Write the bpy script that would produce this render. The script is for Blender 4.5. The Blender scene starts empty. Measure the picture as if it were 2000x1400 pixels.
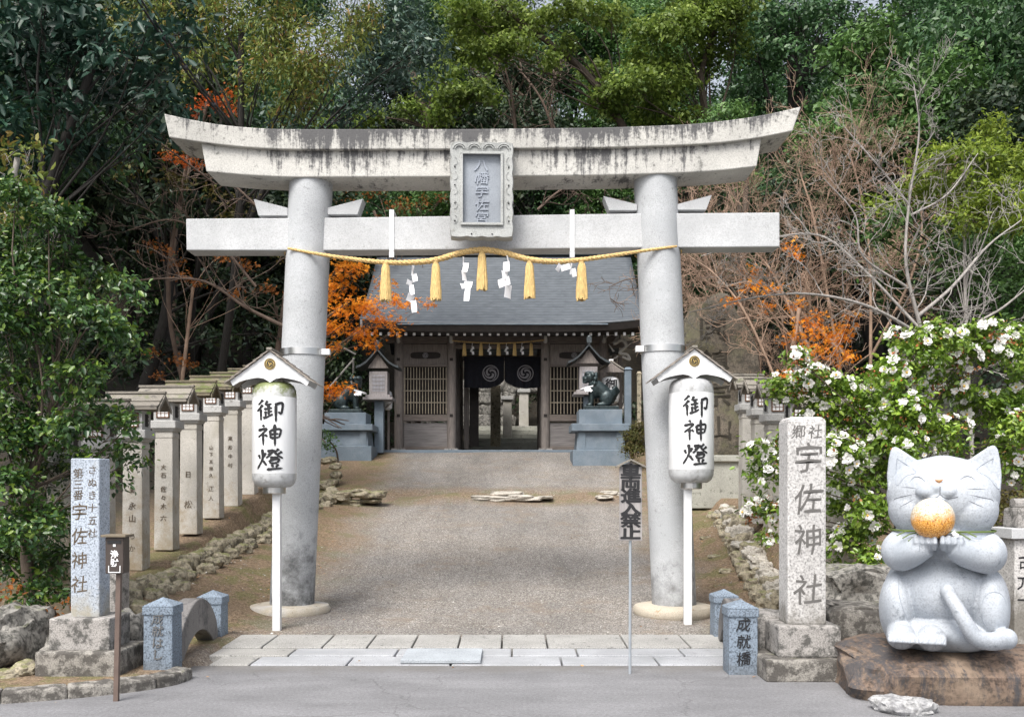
import bpy, math, random
import numpy as np
from mathutils import Vector, Matrix
from mathutils.bvhtree import BVHTree
R = math.radians
SC = bpy.context.scene
COL = SC.collection
random.seed(5); RNG = np.random.default_rng(5)

# ------------------------------------------------------------------ camera, sky, sun, exposure
F, HY, CZ = 1900.0, 950.0, 1.6
cd = bpy.data.cameras.new('camera'); cam = bpy.data.objects.new('camera', cd); COL.objects.link(cam)
cd.sensor_width = 36; cd.lens = 36*F/2000; cd.shift_y = (HY-700)/2000; cd.clip_start = .1; cd.clip_end = 2000
cam.location = (0, 0, CZ); cam.rotation_euler = (R(90), 0, 0); SC.camera = cam
w = bpy.data.worlds.new("World"); SC.world = w; w.use_nodes = True
nt = w.node_tree; bg = nt.nodes['Background']
sky = nt.nodes.new('ShaderNodeTexSky'); sky.sky_type = 'NISHITA'; sky.sun_disc = False
SUN_EL, SUN_AZ = R(54), R(205)            # azimuth measured from +Y clockwise: behind the camera, a little left
sky.sun_elevation = SUN_EL; sky.sun_rotation = SUN_AZ; sky.air_density = 1.0; sky.dust_density = 5.0; sky.ozone_density = 1.2
hs = nt.nodes.new('ShaderNodeHueSaturation'); hs.inputs['Saturation'].default_value = .38
nt.links.new(sky.outputs[0], hs.inputs['Color']); nt.links.new(hs.outputs[0], bg.inputs[0]); bg.inputs[1].default_value = .15
sd = bpy.data.lights.new('sun', 'SUN'); sd.energy = 1.8; sd.angle = R(26); sd.color = (1, .96, .90)
sun = bpy.data.objects.new('sun', sd); COL.objects.link(sun)
sdir = Vector((math.sin(SUN_AZ)*math.cos(SUN_EL), math.cos(SUN_AZ)*math.cos(SUN_EL), math.sin(SUN_EL)))
sun.rotation_euler = sdir.to_track_quat('Z', 'Y').to_euler(); sun.location = (0, 0, 40)
SC.view_settings.view_transform = 'Standard'; SC.view_settings.look = 'None'; SC.view_settings.gamma = 1
SC.view_settings.exposure = .84

def P(px, py, Y): return Vector(((px-1000)/F*Y, Y, CZ+(HY-py)/F*Y))

# ------------------------------------------------------------------ helpers
def tag(o, label=None, cat=None, group=None, kind=None):
    if label: o['label'] = label
    if cat: o['category'] = cat
    if group: o['group'] = group
    if kind: o['kind'] = kind
    return o
def thing(name, label, cat, loc=(0, 0, 0), rz=0, group=None):
    o = bpy.data.objects.new(name, None); o.empty_display_size = .2; COL.objects.link(o)
    o.location = loc; o.rotation_euler = (0, 0, rz)
    return tag(o, label, cat, group)
def mesh_obj(name, me, mat, parent=None):
    o = bpy.data.objects.new(name, me); COL.objects.link(o)
    if mat is not None and not len(me.materials): me.materials.append(mat)
    if parent: o.parent = parent
    return o
def copy_tree(o, parent=None):
    c = o.copy(); COL.objects.link(c); c.parent = parent
    for ch in list(o.children): copy_tree(ch, c)
    return c
def bevel(o, wd, seg=2):
    m = o.modifiers.new('bevel', 'BEVEL'); m.width = wd; m.segments = seg; m.limit_method = 'ANGLE'; m.angle_limit = R(40)
    return o
class MB:
    def __init__(s): s.v = []; s.f = []
    def add(s, vs, fs):
        n = len(s.v); s.v += [tuple(v) for v in vs]; s.f += [tuple(i+n for i in f) for f in fs]; return s
    def box(s, c, d, rz=0, top=1.0, topy=None, M=None):
        topy = top if topy is None else topy
        vs = []
        for z in (-.5, .5):
            kx, ky = (top, topy) if z > 0 else (1, 1)
            for x, y in ((-.5, -.5), (.5, -.5), (.5, .5), (-.5, .5)):
                v = Vector((x*d[0]*kx, y*d[1]*ky, z*d[2]))
                if rz: v.rotate(Matrix.Rotation(rz, 3, 'Z'))
                if M: v = M @ v
                vs.append(v+Vector(c))
        return s.add(vs, [(0, 3, 2, 1), (4, 5, 6, 7), (0, 1, 5, 4), (1, 2, 6, 5), (2, 3, 7, 6), (3, 0, 4, 7)])
    def tube(s, pts, rs, n=8, caps=True):
        pts = [Vector(p) for p in pts]
        if not hasattr(rs, '__len__'): rs = [rs]*len(pts)
        vs = []; up = None
        for i, p in enumerate(pts):
            t = (pts[min(i+1, len(pts)-1)]-pts[max(i-1, 0)]).normalized()
            if up is None: up = t.orthogonal().normalized()
            up = (up-t*up.dot(t))
            up = up.normalized() if up.length > 1e-6 else t.orthogonal().normalized()
            b = t.cross(up)
            for k in range(n):
                a = 2*math.pi*k/n; vs.append(p+(up*math.cos(a)+b*math.sin(a))*rs[i])
        fs = []
        for i in range(len(pts)-1):
            for k in range(n):
                a, b2 = i*n+k, i*n+(k+1) % n; fs.append((a, b2, b2+n, a+n))
        if caps: fs += [tuple(range(n-1, -1, -1)), tuple(range((len(pts)-1)*n, len(pts)*n))]
        return s.add(vs, fs)
    def lathe(s, c, prof, n=24, sy=1.0):
        c = Vector(c); vs = []; fs = []
        for r, z in prof:
            for k in range(n):
                a = 2*math.pi*k/n; vs.append(c+Vector((r*math.cos(a), r*sy*math.sin(a), z)))
        for i in range(len(prof)-1):
            for k in range(n):
                a, b = i*n+k, i*n+(k+1) % n; fs.append((a, b, b+n, a+n))
        fs += [tuple(range(n-1, -1, -1)), tuple(range((len(prof)-1)*n, len(prof)*n))]
        return s.add(vs, fs)
    def prism(s, poly, y0, y1):                 # poly in (x, z), extruded along y
        n = len(poly)
        vs = [(x, y0, z) for x, z in poly]+[(x, y1, z) for x, z in poly]
        fs = [tuple(range(n)), tuple(range(2*n-1, n-1, -1))]+[(i, i+n, (i+1) % n+n, (i+1) % n) for i in range(n)]
        return s.add(vs, fs)
    def prismx(s, poly, x0, x1):                # poly in (y, z), extruded along x
        n = len(poly)
        vs = [(x0, y, z) for y, z in poly]+[(x1, y, z) for y, z in poly]
        fs = [tuple(range(n-1, -1, -1)), tuple(range(n, 2*n))]+[(i, (i+1) % n, (i+1) % n+n, i+n) for i in range(n)]
        return s.add(vs, fs)
    def ell(s, c, r, n=28, m=18, M=None):
        c = Vector(c); vs = []; fs = []
        if not hasattr(r, '__len__'): r = (r, r, r)
        for i in range(m+1):
            t = math.pi*i/m
            for k in range(n):
                a = 2*math.pi*k/n
                v = Vector((r[0]*math.sin(t)*math.cos(a), r[1]*math.sin(t)*math.sin(a), r[2]*math.cos(t)))
                if M: v = M @ v
                vs.append(c+v)
        for i in range(m):
            for k in range(n):
                a, b = i*n+k, i*n+(k+1) % n; fs.append((a, a+n, b+n, b))
        return s.add(vs, fs)
    def strip(s, la, lb):                        # quads between two polylines
        n = len(la); return s.add(list(la)+list(lb), [(i, i+1, i+1+n, i+n) for i in range(n-1)])
    def mesh(s, name, smooth=None):
        me = bpy.data.meshes.new(name); me.from_pydata(s.v, [], s.f); me.validate()
        if smooth is not None:
            me.shade_smooth(); me.set_sharp_from_angle(angle=R(smooth))
        me.update(); return me
    def build(s, name, mat, parent=None, smooth=None, bev=0, rec=True):
        me = s.mesh(name, smooth)
        if rec:
            import bmesh
            bm = bmesh.new(); bm.from_mesh(me); bmesh.ops.recalc_face_normals(bm, faces=bm.faces); bm.to_mesh(me); bm.free()
        o = mesh_obj(name, me, mat, parent)
        if bev: bevel(o, bev)
        return o
def fuse(mb, name, mat, parent, voxel, smooth=6, fac=.6):
    o = mb.build(name, mat, parent)
    m = o.modifiers.new('r', 'REMESH'); m.mode = 'VOXEL'; m.voxel_size = voxel; m.use_smooth_shade = True
    m = o.modifiers.new('s', 'SMOOTH'); m.iterations = smooth; m.factor = fac
    dg = bpy.context.evaluated_depsgraph_get(); me = bpy.data.meshes.new_from_object(o.evaluated_get(dg), depsgraph=dg)
    o.modifiers.clear(); o.data = me; me.shade_smooth()
    if not len(me.materials): me.materials.append(mat)
    return o
def catmull(pts, n=6):
    pts = [np.array(p, float) for p in pts]
    if len(pts) < 3: return [pts[0]+(pts[-1]-pts[0])*i/n for i in range(n+1)]
    q = [2*pts[0]-pts[1]]+pts+[2*pts[-1]-pts[-2]]; out = []
    for i in range(1, len(q)-2):
        for k in range(n):
            t = k/n; a, b, c, d = q[i-1:i+3]
            out.append(.5*((2*b)+(c-a)*t+(2*a-5*b+4*c-d)*t*t+(3*b-a-3*c+d)*t**3))
    out.append(pts[-1]); return out

# ------------------------------------------------------------------ materials
def mat_new(name):
    m = bpy.data.materials.new(name); m.use_nodes = True; t = m.node_tree
    return m, t, t.nodes['Principled BSDF']
def N(t, ty, **kw):
    n = t.nodes.new(ty)
    for k, v in kw.items():
        if k.startswith('_'): n.inputs[k[1:].replace('_', ' ')].default_value = v
        else: setattr(n, k, v)
    return n
def noise_n(t, scale, detail=3, vec=None, rough=.6):
    n = N(t, 'ShaderNodeTexNoise'); n.inputs['Scale'].default_value = scale; n.inputs['Detail'].default_value = detail
    n.inputs['Roughness'].default_value = rough
    if vec is not None: t.links.new(vec, n.inputs['Vector'])
    return n.outputs['Fac']
def ramp(t, fac, stops):
    r = N(t, 'ShaderNodeValToRGB'); e = r.color_ramp.elements
    while len(e) < len(stops): e.new(.5)
    for i, (p, c) in enumerate(stops):
        e[i].position = p; e[i].color = (c[0], c[1], c[2], 1) if hasattr(c, '__len__') else (c, c, c, 1)
    t.links.new(fac, r.inputs[0]); return r.outputs[0]
def mix(t, fac, a, b, mode='MIX'):
    n = N(t, 'ShaderNodeMix', data_type='RGBA', blend_type=mode)
    for i, v in ((0, fac), (6, a), (7, b)):
        if hasattr(v, 'is_output'): t.links.new(v, n.inputs[i])
        else: n.inputs[i].default_value = v if i == 0 else (v[0], v[1], v[2], 1)
    return n.outputs[2]
def math_n(t, op, a, b=0.0, clamp=False):
    n = N(t, 'ShaderNodeMath', operation=op); n.use_clamp = clamp
    for i, v in ((0, a), (1, b)):
        if hasattr(v, 'is_output'): t.links.new(v, n.inputs[i])
        else: n.inputs[i].default_value = v
    return n.outputs[0]
def thr(t, v, a, b, amt=1.0):
    g = N(t, 'ShaderNodeMapRange'); g.inputs[1].default_value = a; g.inputs[2].default_value = b; g.inputs[4].default_value = amt; t.links.new(v, g.inputs[0]); return g.outputs[0]
def pos(t): return N(t, 'ShaderNodeNewGeometry').outputs['Position']
def scaled(t, v, s, loc=(0, 0, 0)):
    m = N(t, 'ShaderNodeMapping'); m.inputs['Scale'].default_value = s; m.inputs['Location'].default_value = loc
    t.links.new(v, m.inputs[0]); return m.outputs[0]
def sep(t, v):
    s = N(t, 'ShaderNodeSeparateXYZ'); t.links.new(v, s.inputs[0]); return s.outputs
def bump(t, b, h, st, dist=.01):
    n = N(t, 'ShaderNodeBump'); n.inputs['Strength'].default_value = st; n.inputs['Distance'].default_value = dist
    t.links.new(h, n.inputs['Height']); t.links.new(n.outputs[0], b.inputs['Normal'])
def stone(name, c, var=.18, speck=90, stain=.0, stain_c=(.05, .05, .05), moss=0, moss_c=(.11, .13, .03), streak=None, low=None, rough=.85, bs=.35, tint=None):
    """granite: speckle, cloudy tone, optional lichen stains, moss on upward faces, black run-off streaks (z range), dirt rising from the foot (z range)"""
    m, t, b = mat_new(name); p = pos(t)
    fine = noise_n(t, speck, 2, p); c2 = [x*(1-var*1.6) for x in c]; c3 = [min(1, x*(1+var*.7)) for x in c]
    col = ramp(t, fine, [(.3, c2), (.5, c), (.72, c3)])
    big = noise_n(t, 1.7, 4, p); col = mix(t, 1, col, ramp(t, big, [(.3, .8), (.7, 1.1)]), 'MULTIPLY')
    if tint: col = mix(t, ramp(t, noise_n(t, 2.3, 3, scaled(t, p, (1, 1, 1), (7, 3, 1))), [(.48, 0), (.68, .7)]), col, tint)
    if stain:
        s = noise_n(t, 9, 6, p, .72); col = mix(t, ramp(t, s, [(.62-stain*.25, 0), (.70-stain*.2, .85)]), col, stain_c)
    if streak:
        z = sep(t, p)[2]; z0, z1, amt = streak
        if z1 < 2:      # run-off stains measured on the beam itself (0 foot, 1 top edge)
            at_ = N(t, 'ShaderNodeAttribute'); at_.attribute_name = 'beam_height'; z = at_.outputs['Fac']
        g = N(t, 'ShaderNodeMapRange'); g.inputs[1].default_value = z0; g.inputs[2].default_value = z1; t.links.new(z, g.inputs[0])
        s = noise_n(t, 1, 5, scaled(t, p, (13, 3, 1.1)), .75); s2 = noise_n(t, 22, 4, p, .7)
        s3 = noise_n(t, 1.3, 2, scaled(t, p, (1, 1, .2), (3, 0, 0)))
        v = math_n(t, 'ADD', math_n(t, 'MULTIPLY', g.outputs[0], .42), math_n(t, 'ADD', math_n(t, 'MULTIPLY', s, 1.25), math_n(t, 'ADD', math_n(t, 'MULTIPLY', s2, .55), math_n(t, 'MULTIPLY', s3, .9))))
        col = mix(t, thr(t, v, 1.68-.13*amt, 1.88-.13*amt, .9), col, (.05, .05, .055))
    if low:
        z = sep(t, p)[2]; z0, z1, lc = low
        g = N(t, 'ShaderNodeMapRange'); g.inputs[1].default_value = z1; g.inputs[2].default_value = z0; t.links.new(z, g.inputs[0])
        s = noise_n(t, 5, 5, p, .7); v = math_n(t, 'ADD', g.outputs[0], math_n(t, 'MULTIPLY', s, 2.2))
        col = mix(t, thr(t, v, 1.45, 2.15, .85), col, lc)
    if moss:
        nz = sep(t, N(t, 'ShaderNodeNewGeometry').outputs['Normal'])[2]
        s = noise_n(t, 6, 5, p, .7); v = math_n(t, 'ADD', math_n(t, 'MULTIPLY', nz, .35), s)
        col = mix(t, thr(t, v, .98-moss*.5, 1.14-moss*.5, .9), col, moss_c)
    t.links.new(col, b.inputs['Base Color']); b.inputs['Roughness'].default_value = rough
    bump(t, b, math_n(t, 'ADD', noise_n(t, speck*.6, 3, p), math_n(t, 'MULTIPLY', noise_n(t, 12, 4, p), 1.5)), bs, .006)
    return m
def plain(name, c, rough=.5, metal=0, var=.12, scale=8, grain=None, bs=0):
    m, t, b = mat_new(name); p = pos(t)
    v = scaled(t, p, grain) if grain else p
    n = noise_n(t, scale, 4, v); col = ramp(t, n, [(.3, [x*(1-var) for x in c]), (.7, [min(1, x*(1+var)) for x in c])])
    t.links.new(col, b.inputs['Base Color']); b.inputs['Roughness'].default_value = rough; b.inputs['Metallic'].default_value = metal
    if bs: bump(t, b, n, bs, .004)
    return m
def leafmat(name, cols, rough=.5, trans=.3, spec=.5):
    m, t, b = mat_new(name)
    a = N(t, 'ShaderNodeAttribute'); a.attribute_name = 'rnd'; k = len(cols)
    col = ramp(t, a.outputs['Fac'], [(i/max(1, k-1), c) for i, c in enumerate(cols)])
    big = noise_n(t, .55, 3, pos(t)); col = mix(t, 1, col, ramp(t, big, [(.32, .62), (.68, 1.25)]), 'MULTIPLY')
    t.links.new(col, b.inputs['Base Color']); b.inputs['Roughness'].default_value = rough; b.inputs['Specular IOR Level'].default_value = spec
    tr = N(t, 'ShaderNodeBsdfTranslucent'); t.links.new(col, tr.inputs[0])
    mx = N(t, 'ShaderNodeMixShader'); mx.inputs[0].default_value = trans
    t.links.new(b.outputs[0], mx.inputs[1]); t.links.new(tr.outputs[0], mx.inputs[2])
    t.links.new(mx.outputs[0], t.nodes['Material Output'].inputs[0]); return m

M = {}
M['granite_left'] = stone('granite_light_stained_foot', (.44, .455, .47), tint=(.37, .385, .40), stain=.04, stain_c=(.22, .22, .22), streak=(3.6, 6.0, -.55), low=(.0, 1.7, (.035, .035, .035)), bs=.25)
M['granite'] = stone('granite_light', (.44, .455, .47), tint=(.37, .385, .40), stain=.04, stain_c=(.22, .22, .22), streak=(3.6, 6.2, -.9), low=(.05, .9, (.13, .13, .13)), bs=.2)
M['granite_top'] = stone('granite_weathered', (.47, .46, .43), streak=(-.3, 1.2, 1.6), stain=.22, stain_c=(.12, .12, .11), bs=.3)
M['granite_shimaki'] = stone('granite_second_beam', (.50, .49, .46), streak=(-.4, 1.4, 1.0), stain=.18, stain_c=(.14, .14, .13), bs=.25)
M['granite_nuki'] = stone('granite_tie_beam', (.48, .49, .50), var=.16, tint=(.41, .42, .43), stain=.03, stain_c=(.25, .25, .24), bs=.25)
M['tablet'] = stone('granite_tablet', (.38, .39, .38), stain=.15, stain_c=(.2,.2,.17), bs=.5)
M['tablet_in'] = stone('granite_tablet_blue', (.26, .285, .32), var=.1, bs=.25)
M['tablet_txt'] = stone('tablet_letter_stone', (.30, .33, .38), var=.1, bs=.2)
M['carve'] = plain('carved_shadow_grey', (.13, .13, .13), .9)
M['carve_brown'] = plain('carved_brown', (.10, .075, .05), .9)
M['ink'] = plain('black_ink', (.012, .012, .014), .6)
M['post'] = stone('lantern_post_stone', (.47, .45, .41), stain=.08, stain_c=(.22, .2, .17), moss=.12, tint=(.33, .31, .26), low=(.2, 2.2, (.26, .20, .12)))
M['posthead'] = stone('lantern_head_stone', (.42, .42, .41), stain=.1, stain_c=(.16, .15, .14))
M['mossroof'] = stone('mossy_roof_boards', (.17, .145, .10), stain=.3, moss=.55, moss_c=(.09, .115, .025), bs=.9)
M['greyroof'] = stone('weathered_roof_stone', (.23, .21, .18), stain=.2, moss=.35, moss_c=(.13, .15, .06), bs=.6)
M['bluestone'] = stone('blue_grey_granite', (.145, .185, .225), var=.14, bs=.2, tint=(.20, .235, .27))
M['bollard'] = stone('bollard_blue_granite', (.19, .235, .29), var=.45, speck=70, low=(-.1, .35, (.10, .11, .12)), bs=.3)
M['bluepillar'] = stone('blue_white_granite', (.40, .45, .52), var=.4, speck=80, low=(.5, .85, (.30, .27, .20)), bs=.3)
M['roughpillar'] = stone('rough_white_granite', (.48, .47, .46), var=.35, speck=55, stain=.16, stain_c=(.25, .24, .23), low=(.45, .75, (.14, .13, .11)), bs=.7)
M['base'] = stone('plinth_stone', (.31, .295, .28), var=.3, stain=.55, stain_c=(.05, .05, .045), bs=.7)
M['based'] = stone('plinth_dark_stone', (.27, .255, .23), var=.3, stain=.8, stain_c=(.05, .045, .04), moss=.1, bs=.8)
M['parapet'] = stone('bridge_parapet_stone', (.20, .19, .185), streak=(-.5, 2.5, 1.2), stain=.1, bs=.4)
M['slabA'] = stone('pale_paving_granite', (.35, .36, .38), var=.22, tint=(.27, .28, .29), stain=.04, stain_c=(.2,.2,.2), bs=.15)
M['slabB'] = stone('grey_paving_granite', (.33, .325, .31), var=.3, stain=.08, bs=.4)
M['plate'] = stone('blue_grey_ramp_granite', (.36, .39, .42), var=.2, bs=.2)
M['rock'] = stone('field_stone', (.34, .30, .22), var=.25, speck=40, stain=.45, stain_c=(.08, .07, .05), moss=.5, moss_c=(.16, .165, .06), bs=1)
M['rockpale'] = stone('pale_field_stone', (.46, .43, .38), var=.25, speck=40, stain=.25, stain_c=(.12, .10, .08), bs=1)
M['boulder'] = stone('lichen_boulder', (.23, .22, .20), var=.5, speck=22, stain=.5, stain_c=(.04, .04, .035), moss=.2, bs=1)
M['catrock'] = stone('brown_pedestal_rock', (.15, .105, .078), var=.45, speck=30, streak=(-.3, 3, 1.9), stain=.35, stain_c=(.05, .04, .033), tint=(.27, .205, .15), bs=1)
M['whiterock'] = stone('white_mottled_rock', (.42, .42, .42), var=.4, speck=30, stain=.55, stain_c=(.18, .18, .19), bs=.9)
M['cat'] = stone('carved_statue_granite', (.43, .46, .50), var=.16, speck=75, tint=(.32, .355, .40), bs=.3, stain=.10, stain_c=(.19, .21, .23))
M['cat_ear'] = stone('ear_hollow_granite', (.46, .50, .56), var=.1, bs=.12)
M['cat_line'] = plain('carved_line_grey', (.16, .17, .19), .9)
M['nose'] = plain('copper_nose', (.42, .22, .10), .6)
M['monument'] = stone('mossy_monument_rock', (.125, .105, .08), var=.35, speck=35, stain=.5, stain_c=(.05, .045, .035), moss=.1, moss_c=(.10, .11, .03), tint=(.10, .10, .05), bs=1)
M['masonry'] = stone('grey_masonry', (.34, .34, .30), stain=.15, stain_c=(.12, .12, .1), moss=.15, bs=.5)
M['stainless'] = plain('stainless_steel', (.62, .62, .62), .28, 1, .05)
M['whitemetal'] = plain('white_painted_metal', (.68, .69, .70), .4, 0, .07, 5, (4, 4, .5))
M['lampshell'] = plain('white_lantern_plastic', (.70, .71, .72), .35, 0, .06, 5, (3, 3, .6))
M['lampcap'] = stone('aged_lantern_cap', (.48, .49, .50), var=.12, speck=14, stain=.3, stain_c=(.25, .25, .24), bs=.05, rough=.35, moss=.0)
M['lampcapmoss'] = stone('mossy_lantern_cap', (.55, .56, .55), var=.05, speck=20, stain=.3, stain_c=(.25, .25, .2), moss=.95, moss_c=(.14, .17, .04), bs=.1, rough=.4)
M['boards'] = plain('grey_shingle_boards', (.27, .24, .21), .85, 0, .4, 6, (1, 4, 4), .4)
M['gold'] = plain('gold_crest', (.45, .32, .10), .45, .3)
M['wood'] = plain('weathered_grey_wood', (.19, .165, .15), .8, 0, .35, 5, (9, 9, .7), .5)
M['woodh'] = plain('weathered_wood_horizontal', (.155, .13, .115), .8, 0, .35, 5, (.7, 9, 9), .5)
M['woodlt'] = plain('pale_lantern_wood', (.27, .25, .25), .8, 0, .25, 5, (8, 8, 1), .3)
M['woodpanel'] = plain('grey_brown_board_panel', (.19, .175, .17), .8, 0, .35, 3, (.6, 6, 8), .3)
M['lattice'] = plain('pale_lattice_wood', (.30, .26, .20), .8, 0, .25)
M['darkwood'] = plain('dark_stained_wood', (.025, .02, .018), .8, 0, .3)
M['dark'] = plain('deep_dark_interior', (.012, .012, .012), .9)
M['whitepaint'] = plain('white_rafter_paint', (.8, .8, .8), .7, 0, .03)
M['kibana'] = plain('grey_carved_nosing', (.42, .40, .37), .8)
M['noren'] = plain('navy_cloth', (.008, .009, .016), .85, 0, .3)
M['crestgrey'] = plain('grey_crest_print', (.27, .26, .28), .85)
M['rope'] = plain('straw_rope_gold', (.58, .40, .17), .85, 0, .5, 70, None, .9)
M['tassel'] = plain('straw_tassel', (.58, .41, .17), .85, 0, .55, 30, (9, 9, .5), .9)
M['paper'] = plain('white_paper', (.82, .82, .84), .7, 0, .02)
M['bronze'] = plain('green_black_bronze', (.030, .045, .048), .38, .4, .5, 14, None, .4)
M['copperroof'] = plain('dark_patina_roof', (.05, .06, .065), .45, .3, .3, 6)
M['box_brown'] = plain('dark_brown_steel', (.055, .042, .036), .5, .1, .15)
M['signboard'] = plain('weathered_sign_wood', (.27, .255, .25), .85, 0, .3, 6, (8, 8, .8), .3)
M['bark'] = plain('tree_bark', (.085, .065, .05), .95, 0, .45, 9, (4, 4, 1), .8)
M['barkgrey'] = plain('pale_grey_bark', (.30, .28, .26), .9, 0, .3, 9, (4, 4, 1), .5)
M['barkdk'] = plain('dark_bark', (.017, .015, .013), .95, 0, .4, 9, (4, 4, 1), .8)
M['twig'] = plain('pinkish_brown_twigs', (.31, .215, .155), .9, 0, .35, 3)
M['twigdk'] = plain('dark_brown_twigs', (.12, .085, .065), .9, 0, .35, 3)
M['cable'] = plain('black_cable', (.03, .03, .035), .4, 0, .3)
M['green_cord'] = plain('green_cord', (.12, .17, .04), .7)
M['petal'] = plain('white_petal', (.72, .71, .67), .6, 0, .10, 25)
M['stamen'] = plain('yellow_stamens', (.7, .45, .08), .7)
M['wilt'] = leafmat('wilted_petal', [(.45, .16, .05), (.30, .10, .04), (.6, .32, .12)], .8, .2)
L = {}
L['near'] = leafmat('glossy_green_leaf', [(0.0168, 0.0504, 0.018), (0.0336, 0.0864, 0.0216), (0.066, 0.144, 0.0264), (0.18, 0.264, 0.036)], .35, .22, .6)
L['bigdark'] = leafmat('large_bluegreen_leaf', [(0.0115, 0.0368, 0.0253), (0.0184, 0.0552, 0.0368), (0.0345, 0.0805, 0.046)], .45, .15, .4)
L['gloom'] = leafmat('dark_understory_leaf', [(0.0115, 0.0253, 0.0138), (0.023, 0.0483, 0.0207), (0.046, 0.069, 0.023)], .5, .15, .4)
L['cypress'] = leafmat('cypress_spray', [(0.0805, 0.115, 0.023), (0.1265, 0.1725, 0.0345), (0.184, 0.2185, 0.046), (0.253, 0.1495, 0.046)], .6, .25, .3)
L['blue'] = leafmat('glossy_bluish_leaf', [(0.0203, 0.054, 0.0378), (0.0405, 0.0878, 0.0607), (0.081, 0.135, 0.108), (0.0675, 0.1215, 0.054)], .42, .15, .5)
L['bright'] = leafmat('fresh_yellowgreen_leaf', [(.075, .125, .02), (.135, .20, .032), (.215, .295, .055), (.28, .35, .08)], .5, .4, .4)
L['mid'] = leafmat('mid_green_leaf', [(.04, .10, .024), (.07, .15, .035), (.12, .22, .055)], .5, .25, .4)
L['midblue'] = leafmat('evergreen_oak_leaf', [(.022, .06, .024), (.048, .115, .038), (.085, .17, .055)], .45, .2, .5)
L['orange'] = leafmat('orange_maple_leaf', [(.62, .17, .01), (.85, .28, .02), (.92, .42, .04)], .6, .45, .3)
L['red'] = leafmat('red_maple_leaf', [(.32, .06, .012), (.5, .10, .02), (.6, .16, .02)], .6, .4, .3)
L['rust'] = leafmat('rust_brown_leaf', [(.14, .06, .025), (.25, .09, .03), (.38, .14, .03)], .7, .3, .2)
L['lime'] = leafmat('lime_bush_leaf', [(0.115, 0.1725, 0.023), (0.207, 0.2875, 0.0345), (0.322, 0.391, 0.0575)], .5, .4, .4)
L['camellia'] = leafmat('camellia_leaf', [(0.06, 0.12, 0.0144), (0.12, 0.216, 0.024), (0.204, 0.324, 0.036), (0.288, 0.396, 0.06)], .33, .25, .6)
L['hedge'] = leafmat('brown_green_hedge_leaf', [(.07, .07, .02), (.13, .10, .03), (.10, .12, .03)], .6, .25, .3)

# ------------------------------------------------------------------ terrain
def sm(a, b, x): x = np.clip((x-a)/(b-a), 0, 1); return x*x*(3-2*x)
def G(x, y):
    x = np.asarray(x, float); y = np.asarray(y, float)
    base = np.interp(y, [-200, 10.2, 10.3, 11.9, 14, 16, 18, 20, 21.9, 22.2, 28.4, 30, 35, 42, 62, 80, 300], [-.05, -.05, .0, .05, .28, .54, .83, 1.12, 1.40, 1.54, 2.60, 2.68, 2.75, 4.6, 25, 31, 31])
    bl = np.interp(y, [10, 11, 13.5, 16.5, 17.8, 20, 24], [.0, .28, .31, .15, .2, .1, 0])*sm(2.6, 4.25, -x)
    br = np.interp(y, [10, 12, 15, 17, 18.5, 21], [.0, .14, .28, .35, .15, 0])*sm(2.3, 3.6, x)
    z = base+bl+br
    Tl = np.interp(y, [8, 8.3, 10.2, 12.4, 24, 28, 34, 42, 62, 300], [.0, .08, .2, .56, 2.6, 2.75, 2.9, 4.8, 25, 31])
    sh_ = np.interp(y, [19.5, 22], [0, 1.5]); kl = sm(4.3, 4.55, -x-sh_)
    z = np.where(y > 8, z*(1-kl)+np.maximum(Tl, z)*kl, z)
    Tr = np.interp(y, [10.8, 12.4, 16.3, 17.2, 18, 22, 28, 34, 42, 62, 300], [.1, .56, 1.3, 1.33, 1.33, 1.4, 2.6, 2.9, 4.8, 25, 31])
    xr = np.interp(y, [11, 12, 17], [3.3, 3.4, 3.85]); k = sm(0, .25, x-xr)*(y > 10.8)
    z = z*(1-k)+np.maximum(Tr, z)*k
    # wooded banks at both sides of the approach
    z = z+sm(11, 16, y)*(np.maximum(0, -x-6.2)*.42+np.maximum(0, x-6.5)*.38)*np.interp(y, [11, 35, 60], [1, 1, .4])
    # raised planting bed behind the kerb, left
    z = np.where((x < -2.8) & (y > np.interp(x, [-5.6, -4.6, -3.7, -3.15, -2.82], [6.95, 7.02, 7.28, 7.55, 7.85])+.06) & (y < 10.4), np.maximum(z, .06), z)
    # two little heaps of soil beside the step stones
    for cx, cy, sx in ((-1.0, 21.3, .9), (1.75, 21.4, .8)):
        z = z+.17*np.exp(-((x-cx)/sx)**2-((y-cy)/.4)**2)
    return z
def g1(x, y): return float(G(x, y))
def axis(segs):
    out = [segs[0][0]]
    for a, b, st in segs: out += list(np.linspace(a, b, max(1, round((b-a)/st))+1)[1:])
    return np.array(out)
xs = axis([(-300, -60, 40), (-60, -16, 2), (-16, -6, .4), (-6, 6, .1), (6, 16, .4), (16, 60, 2), (60, 300, 40)])
ys = axis([(-60, 6, 8), (6, 24, .1), (24, 40, .3), (40, 84, 1.5), (84, 500, 60)])
X, Yg = np.meshgrid(xs, ys); Z = G(X, Yg)
nz = np.zeros_like(Z)
for k in range(14):
    a = RNG.uniform(0, 6.28); f = RNG.uniform(.8, 5); nz += np.sin((X*math.cos(a)+Yg*math.sin(a))*f+RNG.uniform(0, 6))/f
Z = Z+nz*.008*sm(10.3, 11.5, Yg)+nz*.12*sm(33, 45, Yg)
vs = np.stack([X.ravel(), Yg.ravel(), Z.ravel()], 1); ny, nx = X.shape
idx = np.arange(ny*nx).reshape(ny, nx)
fs = np.stack([idx[:-1, :-1].ravel(), idx[:-1, 1:].ravel(), idx[1:, 1:].ravel(), idx[1:, :-1].ravel()], 1)
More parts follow.
